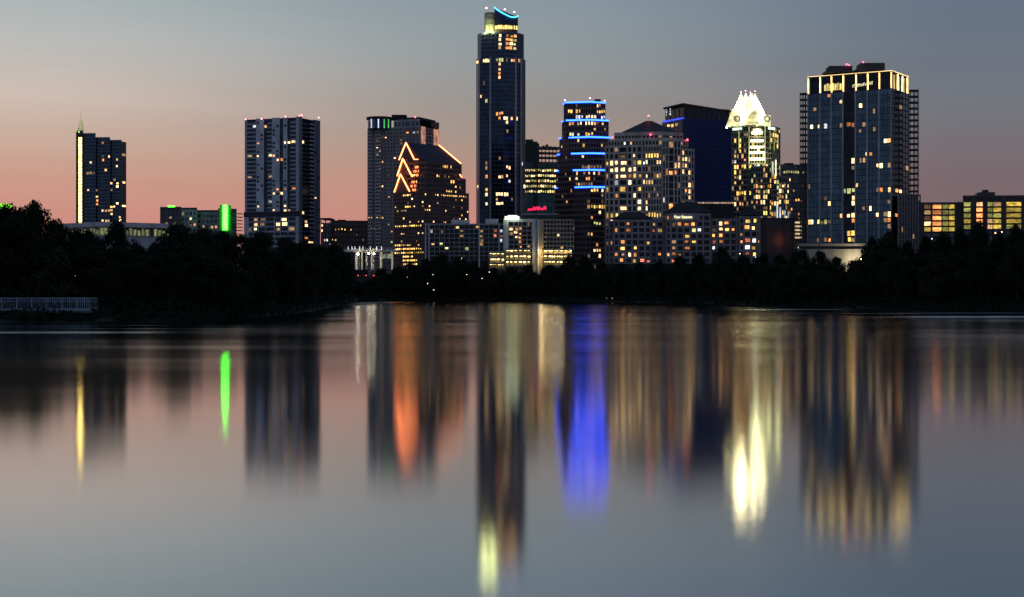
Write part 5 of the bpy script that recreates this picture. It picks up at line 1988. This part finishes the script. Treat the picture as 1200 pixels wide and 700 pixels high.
GT = 'trees along the far bank'
SKY_TREES = [
    (-38, 238, 80, 'broad dark tree at the left edge in front of the green eave'), (8, 239, 60, 'bushy tree just below the bright green eave'),
    (40, 232, 58, 'tall ragged tree with a knobbly top, highest on the left bank'), (26, 243, 52, 'rounded tree against the pink sky left of the tallest bank tree'),
    (62, 255, 50, 'low spreading tree where the treeline dips right of the ragged tall tree'), (88, 268, 52, 'low dark tree under the pale hall roof at its left end'),
    (106, 269, 44, 'tree with a thin leaning top before the hall colonnade'), (137, 257, 50, 'tall dense tree hiding the middle of the pale roofed hall'),
    (163, 287, 32, 'low tree in the gap showing the white wall of the hall'), (183, 283, 34, 'small round tree at the right foot of the pale roofed hall'),
    (206, 260, 60, 'broad domed tree left of the mid-rise with green signs'), (236, 268, 56, 'leafy tree under the small upper green sign'),
    (262, 271, 50, 'tree below the vertical green sign'), (284, 275, 44, 'tree in the notch between the green sign and the blue grey tower'),
    (305, 272, 56, 'rounded tree across the podium of the blue grey tower'), (331, 278, 48, 'tree at the right foot of the banded podium'),
    (352, 283, 44, 'tree below the right side face of the blue grey tower'), (372, 287, 42, 'tree in front of the low brick office'),
    (391, 286, 40, 'last tall tree before the left bank tip'), (406, 296, 26, 'slim tree at the tip of the left bank beside the bridge lights'),
    (449, 314, 26, 'bushy tree just right of the red tail lamps'), (466, 311, 22, 'tree below the left corner of the gabled tower'),
    (482, 308, 24, 'tree under the lowest lit rows of the gabled tower'), (499, 303, 24, 'tree at the left pier of the dark gridded hotel wing'),
    (517, 297, 32, 'tall round tree before the middle of the gridded hotel wing'), (537, 300, 28, 'tree against the right part of the gridded hotel wing'),
    (556, 308, 26, 'low tree before the pale ramp left of the garage'), (577, 314, 24, 'low tree at the left end of the garage'),
    (598, 312, 28, 'low tree under the left garage bays'), (620, 310, 26, 'tree in front of the pale pier between the garage bays'),
    (644, 310, 28, 'low tree under the right garage bays'), (668, 299, 26, 'rounded tree covering the right end of the garage'),
    (687, 300, 24, 'tree below the blue banded tower'), (706, 307, 24, 'tree at the left foot of the stone tower'),
    (727, 308, 26, 'tree below the left wing of the lettered hotel'), (749, 307, 28, 'tree under the hip roofed left wing of the lettered hotel'),
    (772, 305, 28, 'tree left of the lettered sign below the hotel'), (796, 300, 30, 'tree directly below the lettered sign'),
    (820, 298, 28, 'tree right of the lettered sign below the hotel'), (846, 289, 34, 'tall tree rising before the recessed hotel wing'),
    (870, 299, 28, 'low tree behind the mint green lamp'), (894, 297, 28, 'tree at the right corner of the lettered hotel'),
    (916, 297, 28, 'tree below the blank grey wall'), (939, 291, 32, 'tree below the lit stack of slots beside the blank wall'),
    (960, 293, 26, 'tree before the left part of the pale podium'), (979, 300, 26, 'low round tree before the middle of the pale podium'),
    (1000, 305, 22, 'low bush like tree at the right part of the pale podium'), (1022, 276, 30, 'left half of the dark clump before the blue glass tower'),
    (1042, 270, 42, 'tall flat topped tree before the right corner of the blue glass tower'), (1064, 281, 30, 'tree below the ribbed pink annex'),
    (1086, 276, 32, 'tree below the leftmost apartment balconies'), (1106, 272, 32, 'tree below the orange lit apartment balconies'),
    (1127, 269, 32, 'tree below the step between the two apartment slabs'), (1148, 259, 32, 'tall tree across the apartment slab below its roof tower'),
    (1170, 270, 30, 'tree behind the two treetop lamps'), (1190, 260, 34, 'tall tree covering the lower right apartments'),
    (1216, 254, 44, 'large tree at the right edge of the view'), (1255, 252, 60, 'largest tree beyond the right edge')]
for px, top, w, lab in SKY_TREES:
    tree(px, top, w * 1.15, 230 if 230 < px < 290 else 26 if px < 420 or px > 1005 else 34, lab, GT)
# a lower front row that closes the bank down to the water; nothing tells these apart in the dark
FL = 'low dark tree merged into the unlit bank'
px = -60
while px < 1270:
    Y = shoreY(px) + 10
    w = tree_rg.uniform(7, 10.5) / Y * FPX
    tp = lerp([(q_[0], q_[1]) for q_ in SKY_TREES], px)
    base_py = HY - (2 - CAMH) / Y * FPX
    top = base_py + (tp - base_py) * tree_rg.uniform(.68, .86)
    if 240 < px < 290:
        top = max(top, 300)
    if 408 < px < 452:
        top = max(top, 328)
    tree(px, top, w * 1.5, tree_rg.uniform(7, 16), FL, 'low trees along the dark waterline')
    px += w * .62

# undergrowth down to the waterline
rg = random.Random(77)
vs, fs = [], []
for i in range(60000):
    px = rg.uniform(-120, 1320)
    d = rg.random() ** 1.3 * 34 - .4
    Y = shoreY(px) + d
    p = P(px, Y)
    hmax = (1.0 + min(d, 14) * .30) * (.55 + .45 * math.sin(p.x * .21) * math.sin(p.x * .083 + d * .2)) + .5
    z = ground_z(p.x, Y) + rg.random() * hmax
    c = Vector((p.x, Y, z))
    n = Vector((rg.gauss(0, 1), rg.gauss(0, 1), rg.gauss(0, 1))).normalized()
    a = n.orthogonal().normalized()
    b_ = n.cross(a)
    s_ = rg.uniform(.2, .42) * (1 + Y / 900)
    o = len(vs)
    vs += [c - a * s_, c - b_ * s_ * .5, c + a * s_, c + b_ * s_ * .5]
    fs.append((o, o + 1, o + 2, o + 3))
me = bpy.data.meshes.new('undergrowth')
me.from_pydata([tuple(v_) for v_ in vs], [], fs)
me.materials.append(LEAF[2])
o = bpy.data.objects.new('undergrowth', me)
COL.objects.link(o)
tag(o, kind='stuff')
# orange lit bush beside the road
tree(463, 315, 16, 24, 'small bush lit orange by a lamp below the gabled tower', None, 'bush', 'bush')

for o in bpy.data.objects:
    if '_org' in o:
        del o['_org']
